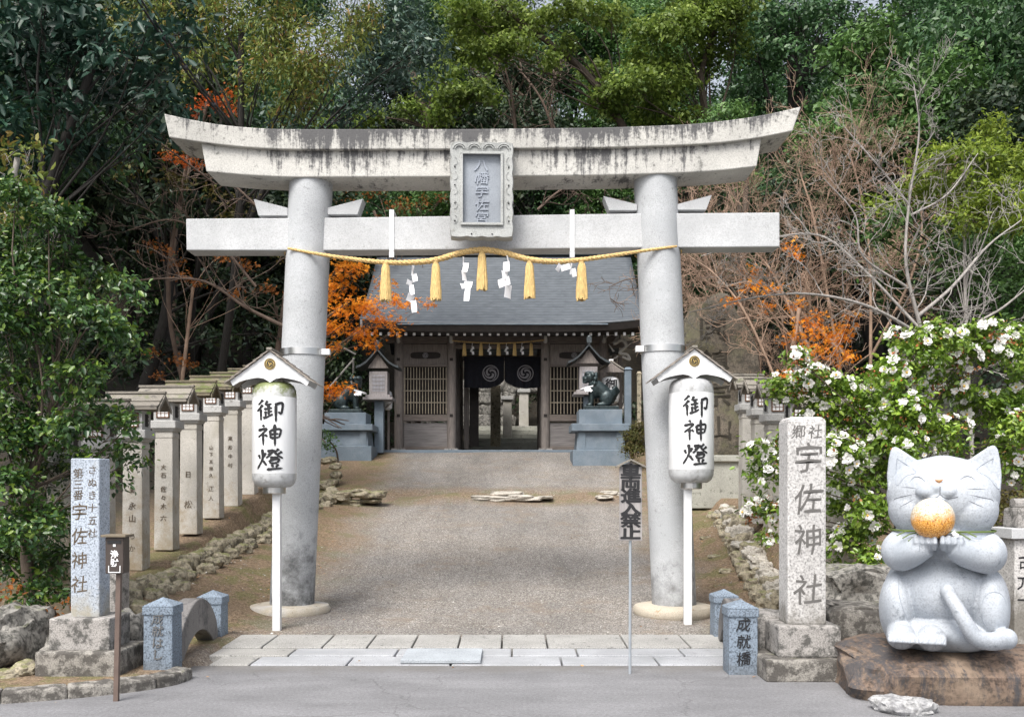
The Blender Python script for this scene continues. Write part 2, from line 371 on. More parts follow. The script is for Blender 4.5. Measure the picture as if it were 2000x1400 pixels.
def np_mesh(name, vs, fs, rnd=None, smooth=False):
    me = bpy.data.meshes.new(name); k = fs.shape[1]
    me.vertices.add(len(vs)); me.vertices.foreach_set('co', vs.astype(np.float32).ravel())
    me.loops.add(fs.size); me.loops.foreach_set('vertex_index', fs.astype(np.int32).ravel())
    me.polygons.add(len(fs)); me.polygons.foreach_set('loop_start', np.arange(0, fs.size, k, dtype=np.int32))
    me.polygons.foreach_set('loop_total', np.full(len(fs), k, dtype=np.int32))
    if smooth: me.polygons.foreach_set('use_smooth', np.ones(len(fs), dtype=bool))
    me.update(calc_edges=True)
    if rnd is not None:
        a = me.attributes.new('rnd', 'FLOAT', 'FACE'); a.data.foreach_set('value', rnd.astype(np.float32))
    return me
def ground_mat():
    m, t, b = mat_new('gravel_soil_litter'); p = pos(t); s = sep(t, p)
    vor = N(t, 'ShaderNodeTexVoronoi'); vor.inputs['Scale'].default_value = 105; t.links.new(p, vor.inputs['Vector'])
    vs_ = sep(t, vor.outputs['Color'])[0]
    vor2 = N(t, 'ShaderNodeTexVoronoi'); vor2.inputs['Scale'].default_value = 48; t.links.new(p, vor2.inputs['Vector'])
    grav = ramp(t, vs_, [(.0, (.05, .045, .04)), (.3, (.165, .148, .13)), (.7, (.285, .256, .225)), (.93, (.42, .385, .35)), (1, (.70, .67, .63))])
    grav = mix(t, ramp(t, sep(t, vor2.outputs['Color'])[0], [(.90, 0), (.94, .6)]), grav, (.48, .46, .43))
    pat = noise_n(t, .55, 4, scaled(t, p, (1, 1.6, 1)), .65)
    grav = mix(t, ramp(t, pat, [(.40, .0), (.58, .8)]), grav, mix(t, .75, (.13, .14, .155), grav))
    soil = ramp(t, noise_n(t, 26, 4, p, .8), [(.34, (.06, .04, .025)), (.5, (.19, .13, .08)), (.66, (.34, .25, .16))])
    soil = mix(t, ramp(t, noise_n(t, 1.6, 5, p, .75), [(.5, 0), (.58, .65)]), soil, (.11, .12, .03))
    soil = mix(t, ramp(t, vs_, [(.86, 0), (.9, .5)]), soil, (.42, .33, .23))
    wt = math_n(t, 'ADD', math_n(t, 'MULTIPLY', noise_n(t, .35, 4, scaled(t, p, (2.6, .6, 1)), .7), 1.0), math_n(t, 'MULTIPLY', noise_n(t, 3.5, 4, p, .8), .35))
    grav = mix(t, 1, grav, ramp(t, wt, [(.5, .78), (.82, 1.16)]), 'MULTIPLY')
    grav = mix(t, ramp(t, noise_n(t, 1.3, 5, scaled(t, p, (1, 1, 1), (4, 2, 0)), .75), [(.54, 0), (.66, .6)]), grav, (.235, .185, .14))
    # path mask: |x| small
    e = math_n(t, 'ADD', math_n(t, 'ABSOLUTE', math_n(t, 'ADD', s[0], .15)), math_n(t, 'MULTIPLY', noise_n(t, .9, 4, p), 1.5))
    e = math_n(t, 'ADD', e, math_n(t, 'MULTIPLY', math_n(t, 'ABSOLUTE', math_n(t, 'SUBTRACT', s[1], 12)), -.035))
    mk = N(t, 'ShaderNodeMapRange'); mk.inputs[1].default_value = 2.75; mk.inputs[2].default_value = 3.7; t.links.new(e, mk.inputs[0])
    # brown worn strip round the step in the path
    st = math_n(t, 'ADD', math_n(t, 'ABSOLUTE', math_n(t, 'SUBTRACT', s[1], 21.5)), math_n(t, 'MULTIPLY', noise_n(t, 1.3, 4, p), 1.4))
    mk2 = N(t, 'ShaderNodeMapRange'); mk2.inputs[1].default_value = 1.9; mk2.inputs[2].default_value = 1.1; t.links.new(st, mk2.inputs[0])
    tot = math_n(t, 'MAXIMUM', mk.outputs[0], math_n(t, 'MULTIPLY', mk2.outputs[0], .85))
    col = mix(t, tot, grav, soil)
    litter = ramp(t, noise_n(t, 9, 5, p, .8), [(.3, (.012, .011, .008)), (.55, (.03, .024, .015)), (.72, (.07, .045, .025))])
    hl = N(t, 'ShaderNodeMapRange'); hl.inputs[1].default_value = 31; hl.inputs[2].default_value = 35; t.links.new(s[1], hl.inputs[0])
    sd_ = N(t, 'ShaderNodeMapRange'); sd_.inputs[1].default_value = 5.2; sd_.inputs[2].default_value = 6.5; t.links.new(math_n(t, 'ABSOLUTE', s[0]), sd_.inputs[0])
    col = mix(t, math_n(t, 'MAXIMUM', hl.outputs[0], sd_.outputs[0]), col, litter)
    t.links.new(col, b.inputs['Base Color']); b.inputs['Roughness'].default_value = .95
    bump(t, b, math_n(t, 'ADD', vor.outputs['Distance'], noise_n(t, 60, 3, p)), .7, .015); return m
o = mesh_obj('ground', np_mesh('ground', vs, fs, smooth=True), ground_mat()); tag(o, kind='structure')
# road
def asphalt():
    m, t, b = mat_new('asphalt'); p = pos(t)
    col = ramp(t, noise_n(t, 120, 2, p), [(.3, (.145, .145, .152)), (.55, (.195, .195, .203)), (.75, (.25, .25, .258))])
    col = mix(t, 1, col, ramp(t, noise_n(t, 38, 3, p, .8), [(.35, .78), (.65, 1.18)]), 'MULTIPLY')
    col = mix(t, 1, col, ramp(t, noise_n(t, .9, 5, scaled(t, p, (1, 2.2, 1)), .65), [(.34, .80), (.66, 1.16)]), 'MULTIPLY')
    col = mix(t, ramp(t, noise_n(t, 24, 4, p, .8), [(.66, 0), (.70, .55)]), col, (.45, .45, .45))
    col = mix(t, ramp(t, noise_n(t, 19, 4, scaled(t, p, (1, 1, 1), (5, 9, 0)), .8), [(.67, 0), (.71, .5)]), col, (.08, .08, .08))
    vc = N(t, 'ShaderNodeTexVoronoi', feature='DISTANCE_TO_EDGE'); vc.inputs['Scale'].default_value = .55
    wv = N(t, 'ShaderNodeVectorMath', operation='MULTIPLY_ADD'); nn_ = N(t, 'ShaderNodeTexNoise'); nn_.inputs['Scale'].default_value = 3; nn_.inputs['Detail'].default_value = 5; t.links.new(p, nn_.inputs['Vector'])
    t.links.new(nn_.outputs['Color'], wv.inputs[0]); wv.inputs[1].default_value = (.5, .5, 0); t.links.new(p, wv.inputs[2]); t.links.new(wv.outputs[0], vc.inputs['Vector'])
    col = mix(t, thr(t, vc.outputs['Distance'], .004, .001, .4), col, (.06, .06, .06))
    s_ = sep(t, p); ed = thr(t, math_n(t, 'ADD', s_[1], math_n(t, 'MULTIPLY', noise_n(t, 2.5, 5, p, .8), .9)), 8.75, 9.15, .65)
    col = mix(t, ed, col, (.13, .12, .105))
    t.links.new(col, b.inputs['Base Color']); b.inputs['Roughness'].default_value = .85
    bump(t, b, noise_n(t, 160, 2, p), .35, .004); return m
mb = MB(); n = 40
front = [(x, 8.68) for x in np.linspace(-2.75, 2.2, 12)]
mb.add([(-60, -30, 0), (60, -30, 0), (60, 8.15, 0), (2.2, 8.15, 0), (2.2, 8.69, 0), (-2.85, 8.69, 0), (-2.95, 8.0, 0), (-3.1, 7.62, 0), (-4.2, 7.3, 0), (-60, 7.2, 0)], [tuple(range(10))])
o = mb.build('road', asphalt()); tag(o, kind='structure')

# kerb of mossy stones round the left planting bed
kt = thing('kerb', 'low mossy stone kerb curving along the road edge below the left stone pillar', 'kerb', (0, 0, 0))
kp = catmull([(-5.6, 6.95), (-4.6, 7.02), (-3.7, 7.28), (-3.15, 7.55), (-2.82, 7.85), (-2.75, 8.15)], 8)
for i in range(0, len(kp)-5, 5):
    a = kp[i:i+6]; mb = MB(); la = []; ca = []
    sec = [(-.09, -.05), (-.085, .085), (.07, .10), (.085, -.05)]
    rings = []
    for j, q in enumerate(a):
        d = (kp[min(i+j+1, len(kp)-1)]-kp[max(i+j-1, 0)]); d = d/np.linalg.norm(d); nn = np.array([-d[1], d[0]])
        rings.append([(q[0]-nn[0]*sx, q[1]-nn[1]*sx, sz+random.uniform(-.006, .006)) for sx, sz in [(-s_, z_) for s_, z_ in sec]])
    v = [p_ for r_ in rings for p_ in r_]; f = []
    for j in range(len(rings)-1):
        for k in range(4): f.append((j*4+k, j*4+(k+1) % 4, (j+1)*4+(k+1) % 4, (j+1)*4+k))
    f += [(3, 2, 1, 0), tuple(range(len(v)-4, len(v)))]
    mb.add(v, f); mb.build('kerb_stone', M['based'], kt, bev=.02)

# ------------------------------------------------------------------ paving slabs of the little bridge
bt = thing('stone_bridge_deck', 'three rows of granite slabs forming the bridge deck at the road edge', 'paving', (-.3, 9.4, 0))
def slab_row(y0, y1, zt, cuts, m, rise=0, lean=.06):
    for i in range(len(cuts)-1):
        a, b = cuts[i]+.008, cuts[i+1]-.008; mb = MB()
        mb.add([(a, y0, -.2), (b, y0, -.2), (b, y1, -.2), (a, y1, -.2), (a, y0, zt), (b, y0, zt), (b, y1, zt+rise), (a, y1, zt+rise)],
               [(0, 3, 2, 1), (4, 5, 6, 7), (0, 1, 5, 4), (1, 2, 6, 5), (2, 3, 7, 6), (3, 0, 4, 7)])
        o = mb.build('paving_slab', m if not callable(m) else m(i), bt, bev=.012); o.location = (.3, -9.4, 0)
slab_row(8.70, 9.10, .012, [-2.72, -2.35, -1.48, -.99, 1.0-.15, 1.35, 2.02, 2.35][:3]+[-.55, .45, 1.32, 2.25], lambda i: M['slabB'] if i == 0 else M['slabA'])
slab_row(9.12, 9.50, .022, [-2.85, -2.1, -1.1, .0, .62, 1.62, 2.3], lambda i: M['slabB'] if i == 0 else M['slabA'])
slab_row(9.52, 10.22, .034, [-2.85, -2.45, -1.86, -1.42, -.98, -.53, -.1, .35, 1.13, 1.75, 2.35], M['slabB'], .015)
o = MB().box((-.64, 9.02, .035), (.72, .62, .035)).build('ramp_plate', M['plate'], None, bev=.006)
tag(o, 'blue grey granite plate lying across the two front paving rows in the middle', 'stone plate')

# ------------------------------------------------------------------ text
_gl = {}
def glyph(ch, off=0):
    k = (ch, off)
    if k not in _gl:
        c = bpy.data.curves.new('glyph', 'FONT'); c.body = ch; c.offset = off; c.resolution_u = 3
        o = bpy.data.objects.new('glyph', c); COL.objects.link(o)
        dg = bpy.context.evaluated_depsgraph_get(); dg.update()
        me = bpy.data.meshes.new_from_object(o.evaluated_get(dg), depsgraph=dg)
        v = np.array([p.co[:2] for p in me.vertices]) if len(me.vertices) else np.zeros((0, 2))
        _gl[k] = (v-np.array([.5, .38]) if ord(ch) > 0x2000 else v-v.mean(0), [tuple(p.vertices) for p in me.polygons])
        bpy.data.objects.remove(o); bpy.data.curves.remove(c); bpy.data.meshes.remove(me)
    return _gl[k]
def text(name, items, mat, parent, y, depth=.004, off=0, shear=0, wob=.02, bold=0):
    """items: (char, x, z, width, height); faces -Y at local y; letters get a real thickness"""
    mb = MB(); sh = [(0, 0)]+([(bold*math.cos(a_*.785), bold*math.sin(a_*.785)) for a_ in range(8)] if bold else [])
    for (ch, cx, cz, wd, ht), (bx_, bz_, bk) in [(it, (q[0], q[1], i_*.00015)) for it in items for i_, q in enumerate(sh)]:
        v, f = glyph(ch, off); cx += bx_*wd; cz += bz_*ht; random.seed(ord(ch))
        if not len(v): continue
        u = v[:, 0]; q = v[:, 1]; ph = random.uniform(0, 6)
        u2 = u+shear*q+wob*np.sin(q*7+ph); q2 = q+wob*np.sin(u*6+ph*2)+shear*.5*u
        n = len(v)
        A = [(cx+a*wd, y-depth-bk, cz+b*ht) for a, b in zip(u2, q2)]
        mb.add(A, f)
        from collections import Counter
        E = Counter(); D = {}
        for fc in f:
            for i in range(len(fc)):
                e = (fc[i], fc[(i+1) % len(fc)]); k = tuple(sorted(e)); E[k] += 1; D[k] = e
        B = A+[(p[0], y+.001, p[2]) for p in A]
        mb.add(B, [(D[k][1], D[k][0], D[k][0]+n, D[k][1]+n) for k, c_ in E.items() if c_ == 1])
    return mb.build(name, mat, parent, rec=False)
def column(s, x, z0, step, wd, ht=None): return [(c, x, z0-i*step, wd, ht or wd) for i, c in enumerate(s) if c != ' ']
STROKES = {
 '神': [[(26, 6), (34, 15)], [(8, 30), (40, 23), (32, 38), (8, 60)], [(28, 42), (29, 96)], [(35, 48), (45, 58)], [(54, 30), (56, 66)], [(54, 31), (90, 25), (85, 62)], [(57, 48), (84, 44)], [(57, 64), (84, 60)], [(70, 3), (71, 99)]],
 '御': [[(28, 2), (18, 14), (8, 24)], [(27, 24), (16, 38), (3, 52)], [(19, 42), (20, 94)], [(45, 6), (36, 26)], [(38, 25), (60, 20)], [(32, 44), (62, 37)], [(49, 23), (49, 70)], [(50, 55), (62, 51)], [(38, 52), (38, 76)], [(28, 82), (46, 76), (64, 64)], [(70, 24), (97, 16), (93, 60), (82, 54)], [(74, 23), (74, 99)]],
 '燈': [[(10, 30), (16, 48)], [(38, 22), (31, 42)], [(25, 6), (26, 48), (4, 94)], [(28, 56), (42, 78)], [(44, 16), (64, 12), (54, 30), (40, 46)], [(48, 24), (56, 33)], [(84, 4), (74, 17)], [(96, 16), (80, 29)], [(66, 10), (78, 30), (99, 46)], [(54, 44), (84, 40)], [(53, 54), (56, 70)], [(53, 54), (84, 49), (79, 66)], [(56, 69), (79, 65)], [(60, 74), (65, 86)], [(82, 71), (74, 86)], [(42, 95), (98, 89)]]}
def brush(ch, fmap, mb, wd=14, lift0=0):
    for si, st in enumerate(STROKES[ch]):
        pts = catmull(st, 7); n = len(pts); L_ = []; Rr = []
        for i, p in enumerate(pts):
            d = pts[min(i+1, n-1)]-pts[max(i-1, 0)]; d = d/(np.linalg.norm(d)+1e-9); nn = np.array([-d[1], d[0]]); u = i/(n-1)
            wv = wd*.5*(1.05-.35*math.sin(u*math.pi)-.45*u**3+random.uniform(-.10, .10))
            if i == 0: wv *= .45
            if i == n-1: wv *= .35
            L_.append(p+nn*wv); Rr.append(p-nn*wv)
        k = lift0+si*.00025
        mb.strip([fmap(q[0], q[1], k) for q in L_], [fmap(q[0], q[1], k) for q in Rr])
def tomoe(mb, c, rad, y, ring=True, n=40):
    """three-comma crest facing -Y"""
    def pt(r, a, k=0): return (c[0]+r*math.cos(a), y-k, c[1]+r*math.sin(a))
    if ring:
        mb.strip([pt(rad, 2*math.pi*i/n) for i in range(n+1)], [pt(rad*.87, 2*math.pi*i/n) for i in range(n+1)])
    for j in range(3):
        a0 = j*2*math.pi/3; la = []; lb = []
        for i in range(19):
            u = i/18; a = a0-u*3.5; r = rad*(.20+.60*u**.8); wv = rad*(.17*(1-u)**.7+.012)
            if i == 0: wv *= .5
            la.append(pt(r+wv, a, .0006*(j+1))); lb.append(pt(max(.01*rad, r-wv), a, .0006*(j+1)))
        mb.strip(la, lb)

# ------------------------------------------------------------------ torii
TY = 11.9; TK = TY/F
def tx(px): return (px-1000)*TK
def tz(py): return CZ+(HY-py)*TK
T0 = Vector((tx(943), TY, 0))
torii = thing('torii_gate', 'large grey granite torii gate with stained upcurved top lintel across the gravel path', 'torii gate', T0, R(-1.6)*0)
def tl(px): return tx(px)-T0.x
def tpart(mb, name, mat, **k): return mb.build(name, mat, torii, **k)
for a, b in (((570, 1190), (608.5, 341)), ((1317, 1186), (1279, 335))):
    mb = MB(); n = 12
    pts = [(tl(a[0]+(b[0]-a[0])*i/n), 0, tz(a[1]+(b[1]-a[1])*i/n)) for i in range(n+1)]
    mb.tube(pts, [.268-.006*i/n for i in range(n+1)], 48)
    tpart(mb, 'pillar', M['granite_left' if a[0] < 900 else 'granite'], smooth=35)
for px in (566, 1315):
    z0 = g1(tx(px), TY)
    mb = MB().lathe((tl(px), 0, z0-.1), [(.40, 0), (.47, .08), (.495, .15), (.47, .20), (.40, .215), (.1, .22)], 40)
    tpart(mb, 'plinth', stone('plinth_buff_granite', (.46, .41, .33), tint=(.52, .53, .54), stain=.1, stain_c=(.2, .15, .1)) if px < 600 else stone('plinth_buff_granite_right', (.48, .43, .35), stain=.08, stain_c=(.3, .18, .08)), smooth=50)
def beam(xs_, top, bot, y0, y1, name, mat, back=0):
    """front outline top/bottom given in photo rows at the beam's own distance"""
    mb = MB()
    yy = TY+y0; k = 1/F*yy
    def pt(px, py, y): return ((px-1000)*k-T0.x, y, CZ+(HY-py)*k)
    tf = [pt(a[0], a[1], y0) for a in top]; bf = [pt(a[0], a[1], y0) for a in bot]
    tb = [(v[0], y1, v[2]+back) for v in tf]; bb = [(v[0], y1, v[2]) for v in bf]
    m_ = len(tf)
    vs = tf+bf+bb+tb; f = []
    for i in range(m_-1):
        f += [(i, i+m_, i+1+m_, i+1), (i+m_, i+2*m_, i+1+2*m_, i+1+m_), (i+2*m_, i+3*m_, i+1+3*m_, i+1+2*m_), (i+3*m_, i, i+1, i+1+3*m_)]
    f += [(0, 3*m_, 2*m_, m_), (m_-1, 2*m_-1, 3*m_-1, 4*m_-1)]
    mb.add(vs, f); o = tpart(mb, name, mat, bev=.012)
    at = o.data.attributes.new('beam_height', 'FLOAT', 'POINT'); mx = max(abs(v[0]) for v in vs)
    at.data.foreach_set('value', [(1.0 if (k_ < m_ or k_ >= 3*m_) else 0.0)-.75*max(0, abs(vs[k_][0])/mx-.62)/.38 for k_ in range(len(vs))])
    return o
def curve(kp_, n=44):
    x = np.array([p[0] for p in kp_]); y = np.array([p[1] for p in kp_]); xx = np.linspace(x[0], x[-1], n)
    yy = np.interp(xx, x, y)
    for _ in range(1): yy[1:-1] = (yy[:-2]+yy[1:-1]*2+yy[2:])/4
    return list(zip(xx, yy))
beam(None, curve([(320, 222), (360, 231), (400, 239), (440, 245), (480, 249), (540, 252), (900, 252), (1180, 249), (1320, 244), (1380, 240), (1430, 234), (1480, 227), (1520, 219), (1565, 208)]),
     curve([(330, 268), (400, 279), (480, 288), (560, 292), (900, 291), (1180, 288), (1320, 284), (1400, 280), (1480, 270), (1548, 256)]), -.35, .35, 'kasagi_beam', M['granite_top'], .02)
beam(None, curve([(392, 276), (480, 288), (560, 293), (900, 292), (1180, 289), (1320, 285), (1400, 281), (1488, 267)]),
     curve([(403, 335), (480, 342), (560, 346), (900, 345), (1180, 342), (1320, 338), (1400, 334), (1478, 325)]), -.285, .285, 'shimaki_beam', M['granite_shimaki'])
beam(None, [(363, 427), (660, 425), (943, 421), (1230, 417), (1523, 415)], [(364, 489), (660, 489), (943, 487), (1230, 484), (1523, 482)], -.15, .15, 'nuki_beam', M['granite_nuki'])
for q in ([(500, 394), (566, 411), (566, 426), (509, 426)], [(643, 411), (712, 393), (701, 424), (643, 424)], [(1177, 388), (1242, 404), (1242, 416), (1188, 416)], [(1320, 404), (1387, 386), (1376, 415), (1320, 415)]):
    mb = MB().prism([(tl(a), tz(b)) for a, b in q], -.11, .11); tpart(mb, 'wedge', M['granite_nuki'], bev=.006)
# tablet
tab = thing('shrine_tablet', 'carved stone name tablet with scalloped frame hung at the centre of the torii', 'tablet', tuple(P(941, 375, TY-.42)), R(2))
tw, th_ = .372, .565
def scallop(w_, h_, nx_, ny_, amp):
    pts = []
    def side(a, b, nn, out):
        for i in range(nn):
            for k in range(6):
                u = (i+k/6)/nn; bulge = amp*abs(math.sin(math.pi*k/6))
                pts.append((a[0]+(b[0]-a[0])*u+out[0]*bulge, a[1]+(b[1]-a[1])*u+out[1]*bulge))
    side((-w_, -h_), (w_, -h_), nx_, (0, -1)); side((w_, -h_), (w_, h_), ny_, (1, 0)); side((w_, h_), (-w_, h_), nx_, (0, 1)); side((-w_, h_), (-w_, -h_), ny_, (-1, 0))
    return pts
outer = scallop(tw-.010, th_-.010, 4, 6, .012); n = len(outer)
inner = [(max(-.24, min(.24, x)), max(-.42, min(.44, z))) for x, z in outer]
mb = MB(); vs = [(x, -.06, z) for x, z in outer]+[(x, .06, z) for x, z in outer]+[(x*.97, -.10, z*.98) for x, z in outer]+[(x, -.085, z) for x, z in inner]+[(x, -.02, z) for x, z in inner]
f = []
for i in range(n):
    j = (i+1) % n; f += [(i, j, j+n, i+n), (i, i+2*n, j+2*n, j), (i+2*n, i+3*n, j+3*n, j+2*n), (i+3*n, i+4*n, j+4*n, j+3*n)]
f.append(tuple(range(2*n-1, n-1, -1))); mb.add(vs, f)
mb.build('tablet_frame', M['tablet'], tab)
mb = MB()
for a, b in (((0, .425), (.50, .03)), ((0, -.405), (.50, .03))): mb.box((a[0], -.10, a[1]), (b[0], .03, b[1]))
for s_ in (-1, 1): mb.box((s_*.235, -.10, .01), (.03, .03, .80))
mb.build('tablet_border', M['tablet'], tab, bev=.005)
MB().box((0, -.03, .01), (.46, .03, .82)).build('tablet_panel', M['tablet_in'], tab)
text('inscription', [(c, 0, .30-i*.155, .17, .15) for i, c in enumerate('八幡宇佐宮')], M['tablet_txt'], tab, -.046, .012, .008, .05, .03)
mb = MB()
for s_ in (-1, 1):
    for i in range(4): mb.ell((s_*.315, -.098, .26-i*.21), (.010, .012, .010), 8, 6)
for x in (-.12, .12): mb.ell((x, -.098, -.52), (.009, .012, .009), 8, 6)
mb.build('stud_hole', M['ink'], tab)
mb = MB()
for i in range(4):
    cx = -.26+i*.173
    for r_ in (.075, .05):
        mb.tube([(cx+r_*math.cos(a), -.104, .50-.03+r_*math.sin(a)*.8) for a in np.linspace(.1, math.pi-.1, 9)], .007, 5)
for s_ in (-1, 1):
    for i in range(5):
        mb.tube([(s_*(.33-.045*math.sin(a)), -.100, .33-i*.17+.05*math.cos(a)) for a in np.linspace(.3, math.pi-.1, 8)], .003, 5)
mb.build('scroll_relief', M['tablet'], tab, smooth=60)
# white brackets that carry the rope
for px, nm in ((768, 'left of the stone tablet'), (1116, 'right of the stone tablet')):
    b_ = thing('rope_bracket', 'white metal strap over the tie beam, '+nm, 'bracket', (tx(px), TY-.155, tz(460)), 0, 'white straps on the torii tie beam')
    mb = MB().box((0, -.004, .02), (.055, .006, .50)); mb.box((0, .16, .268), (.055, .34, .006)).build('strap', M['whitemetal'], b_)
    MB().box((0, -.004, -.27), (.06, .012, .07)).build('clip', M['stainless'], b_)
# rope
def helix_rope(path, rad, mb, strands=3, pitch=.13, n=6):
    pts = [Vector(p) for p in path]; L_ = [0]
    for i in range(1, len(pts)): L_.append(L_[-1]+(pts[i]-pts[i-1]).length)
    for s_ in range(strands):
        o_ = []; rr = []
        for i, p in enumerate(pts):
            t_ = (pts[min(i+1, len(pts)-1)]-pts[max(i-1, 0)]).normalized(); a = Vector((0, 1, 0)); b2 = t_.cross(a)
            r_ = rad(i/(len(pts)-1)); an = L_[i]/pitch*2*math.pi*(.055/r_ if r_ > .0 else 1)*.0+L_[i]/pitch*2*math.pi+s_*2*math.pi/strands
            o_.append(p+(a*math.cos(an)+b2*math.sin(an))*r_*.52); rr.append(r_*.56)
        mb.tube(o_, rr, n)
ropekp = [(562, 485), (620, 496), (680, 505), (745, 512), (800, 513), (850, 508), (900, 494), (942, 488), (985, 494), (1030, 506), (1080, 511), (1130, 508), (1190, 500), (1250, 491), (1322, 481)]
rp = catmull(ropekp, 26)
RY = TY-.34
rope = thing('sacred_rope', 'thick twisted straw rope strung across the front of the torii pillars', 'rope', P(942, 488, RY))
mb = MB(); helix_rope([P(q[0], q[1], RY+.10*abs((q[0]-942)/380)**4)-rope.location for q in rp], lambda u: .014+.022*math.sin(math.pi*u)**.8, mb, pitch=.16)
mb.build('rope', M['rope'], rope, smooth=60)
for px, y0, s_ in ((562, 485, -1), (1322, 481, 1)):    # ends wrapped round the pillars
    mb = MB(); c = Vector((tx(603 if s_ < 0 else 1285), TY, 0))
    helix_rope([(c+Vector((math.cos(a)*.285, math.sin(a)*.285, P(px, y0, RY).z+s_*.0-.02*math.sin(a))))-rope.location for a in np.linspace(math.pi*(1.12 if s_ < 0 else 1.88), math.pi*(.1 if s_ < 0 else 2.9), 80)], lambda u: .013, mb, pitch=.09)
    mb.build('rope_end', M['rope'], rope, smooth=60)
def tassel(parent, p, h, w0, w1, seed):
    rn = random.Random(seed); mb = MB(); p = Vector(p); nn = 22
    prof = [(.25, 0), (.42, -.05), (.55, -.12), (.75, -.35), (.95, -.75), (1.0, -1.0)]
    for k in range(nn):
        a = 2*math.pi*k/nn; j = rn.uniform(.85, 1.1); e = rn.uniform(.95, 1.03)
        pts = [p+Vector((math.cos(a)*w1*.5*q*j*.86, math.sin(a)*w1*.5*q*j*.6, h*zz*e)) for q, zz in prof]
        mb.tube(pts, [w0*.18, w0*.2, w0*.22, w1*.10, w1*.115, w1*.10], 5)
    mb.tube([p+Vector((0, 0, h*.04)), p+Vector((0, 0, -h*.08))], w0*.35, 8)
    return mb
for px, y0, y1 in ((753, 517, 588), (851, 514, 586), (941, 494, 566), (1034, 513, 583), (1136, 514, 586)):
    p = P(px, y0, RY)-rope.location
    tassel(rope, p, (y1-y0)/F*RY, .09, .13, px).build('tassel', M['tassel'], rope, smooth=50)
def shide(parent, p, pieces, mat=None, name='paper_streamer'):
    """zigzag of folded paper: pieces = list of (dx, dz, w, h, tilt)"""
    mb = MB(); p = Vector(p)
    for i, (dx, dz, wd, ht, ti) in enumerate(pieces):
        wd *= .78; dx *= .9
        Mx = Matrix.Rotation(ti, 3, 'Y') @ Matrix.Rotation(.75*(-1)**i, 3, 'Z')
        vs = [p+Vector((dx, -.01*(i % 3), dz))+Mx @ Vector((x*wd, .012*math.sin(x*3+z*2), z*ht)) for z in (.5, 0, -.5) for x in (-.5, 0, .5)]
        mb.add(vs, [(0, 1, 4, 3), (1, 2, 5, 4), (3, 4, 7, 6), (4, 5, 8, 7)])
        if i: a = pieces[i-1]
    o = mb.build(name, mat or M['paper'], parent, rec=False)
    m_ = o.modifiers.new('th', 'SOLIDIFY'); m_.thickness = .002; return o
for px, y0, pc in ((806, 520, [(0, -.05, .05, .12, .1), (.03, -.14, .09, .09, -.2), (-.04, -.20, .12, .06, .3), (-.01, -.28, .08, .12, -.1), (-.03, -.38, .14, .09, .35), (.02, -.48, .10, .14, -.1)]),
                   (905, 503, [(0, -.04, .04, .10, 0), (.03, -.12, .09, .11, .2), (.01, -.22, .10, .12, -.1), (.06, -.32, .16, .08, .25), (.0, -.34, .12, .07, -.3), (.05, -.44, .10, .16, .1)]),
                   (992, 500, [(0, -.04, .05, .10, -.2), (-.02, -.13, .11, .12, 0), (-.04, -.23, .14, .10, -.1), (-.05, -.31, .22, .10, -.2), (.0, -.42, .15, .16, .1)]),
                   (1100, 516, [(-.06, -.04, .10, .09, .5), (.03, -.04, .16, .07, -.2), (.10, -.06, .05, .14, .1), (.14, -.10, .07, .10, -.15)])):
    shide(rope, P(px, y0, RY-.03)-rope.location, pc)
# steel bands round pillars
for s_, cpx, py in ((-1, 592, 690), (1, 1295, 684)):
    zb = tz(py); cx = tx(cpx); b_ = thing('pillar_band', 'stainless steel band clamped round the %s torii pillar' % ('left' if s_ < 0 else 'right'), 'clamp', (cx, TY, zb), 0, 'steel bands on the torii pillars')
    MB().lathe((0, 0, -.04), [(.268, 0), (.278, .0), (.278, .08), (.268, .08)], 40).build('band', M['stainless'], b_, smooth=40)
    MB().box((-s_*.30, -.10, 0), (.10, .08, .07)).build('bracket', M['whitemetal'], b_, bev=.005)

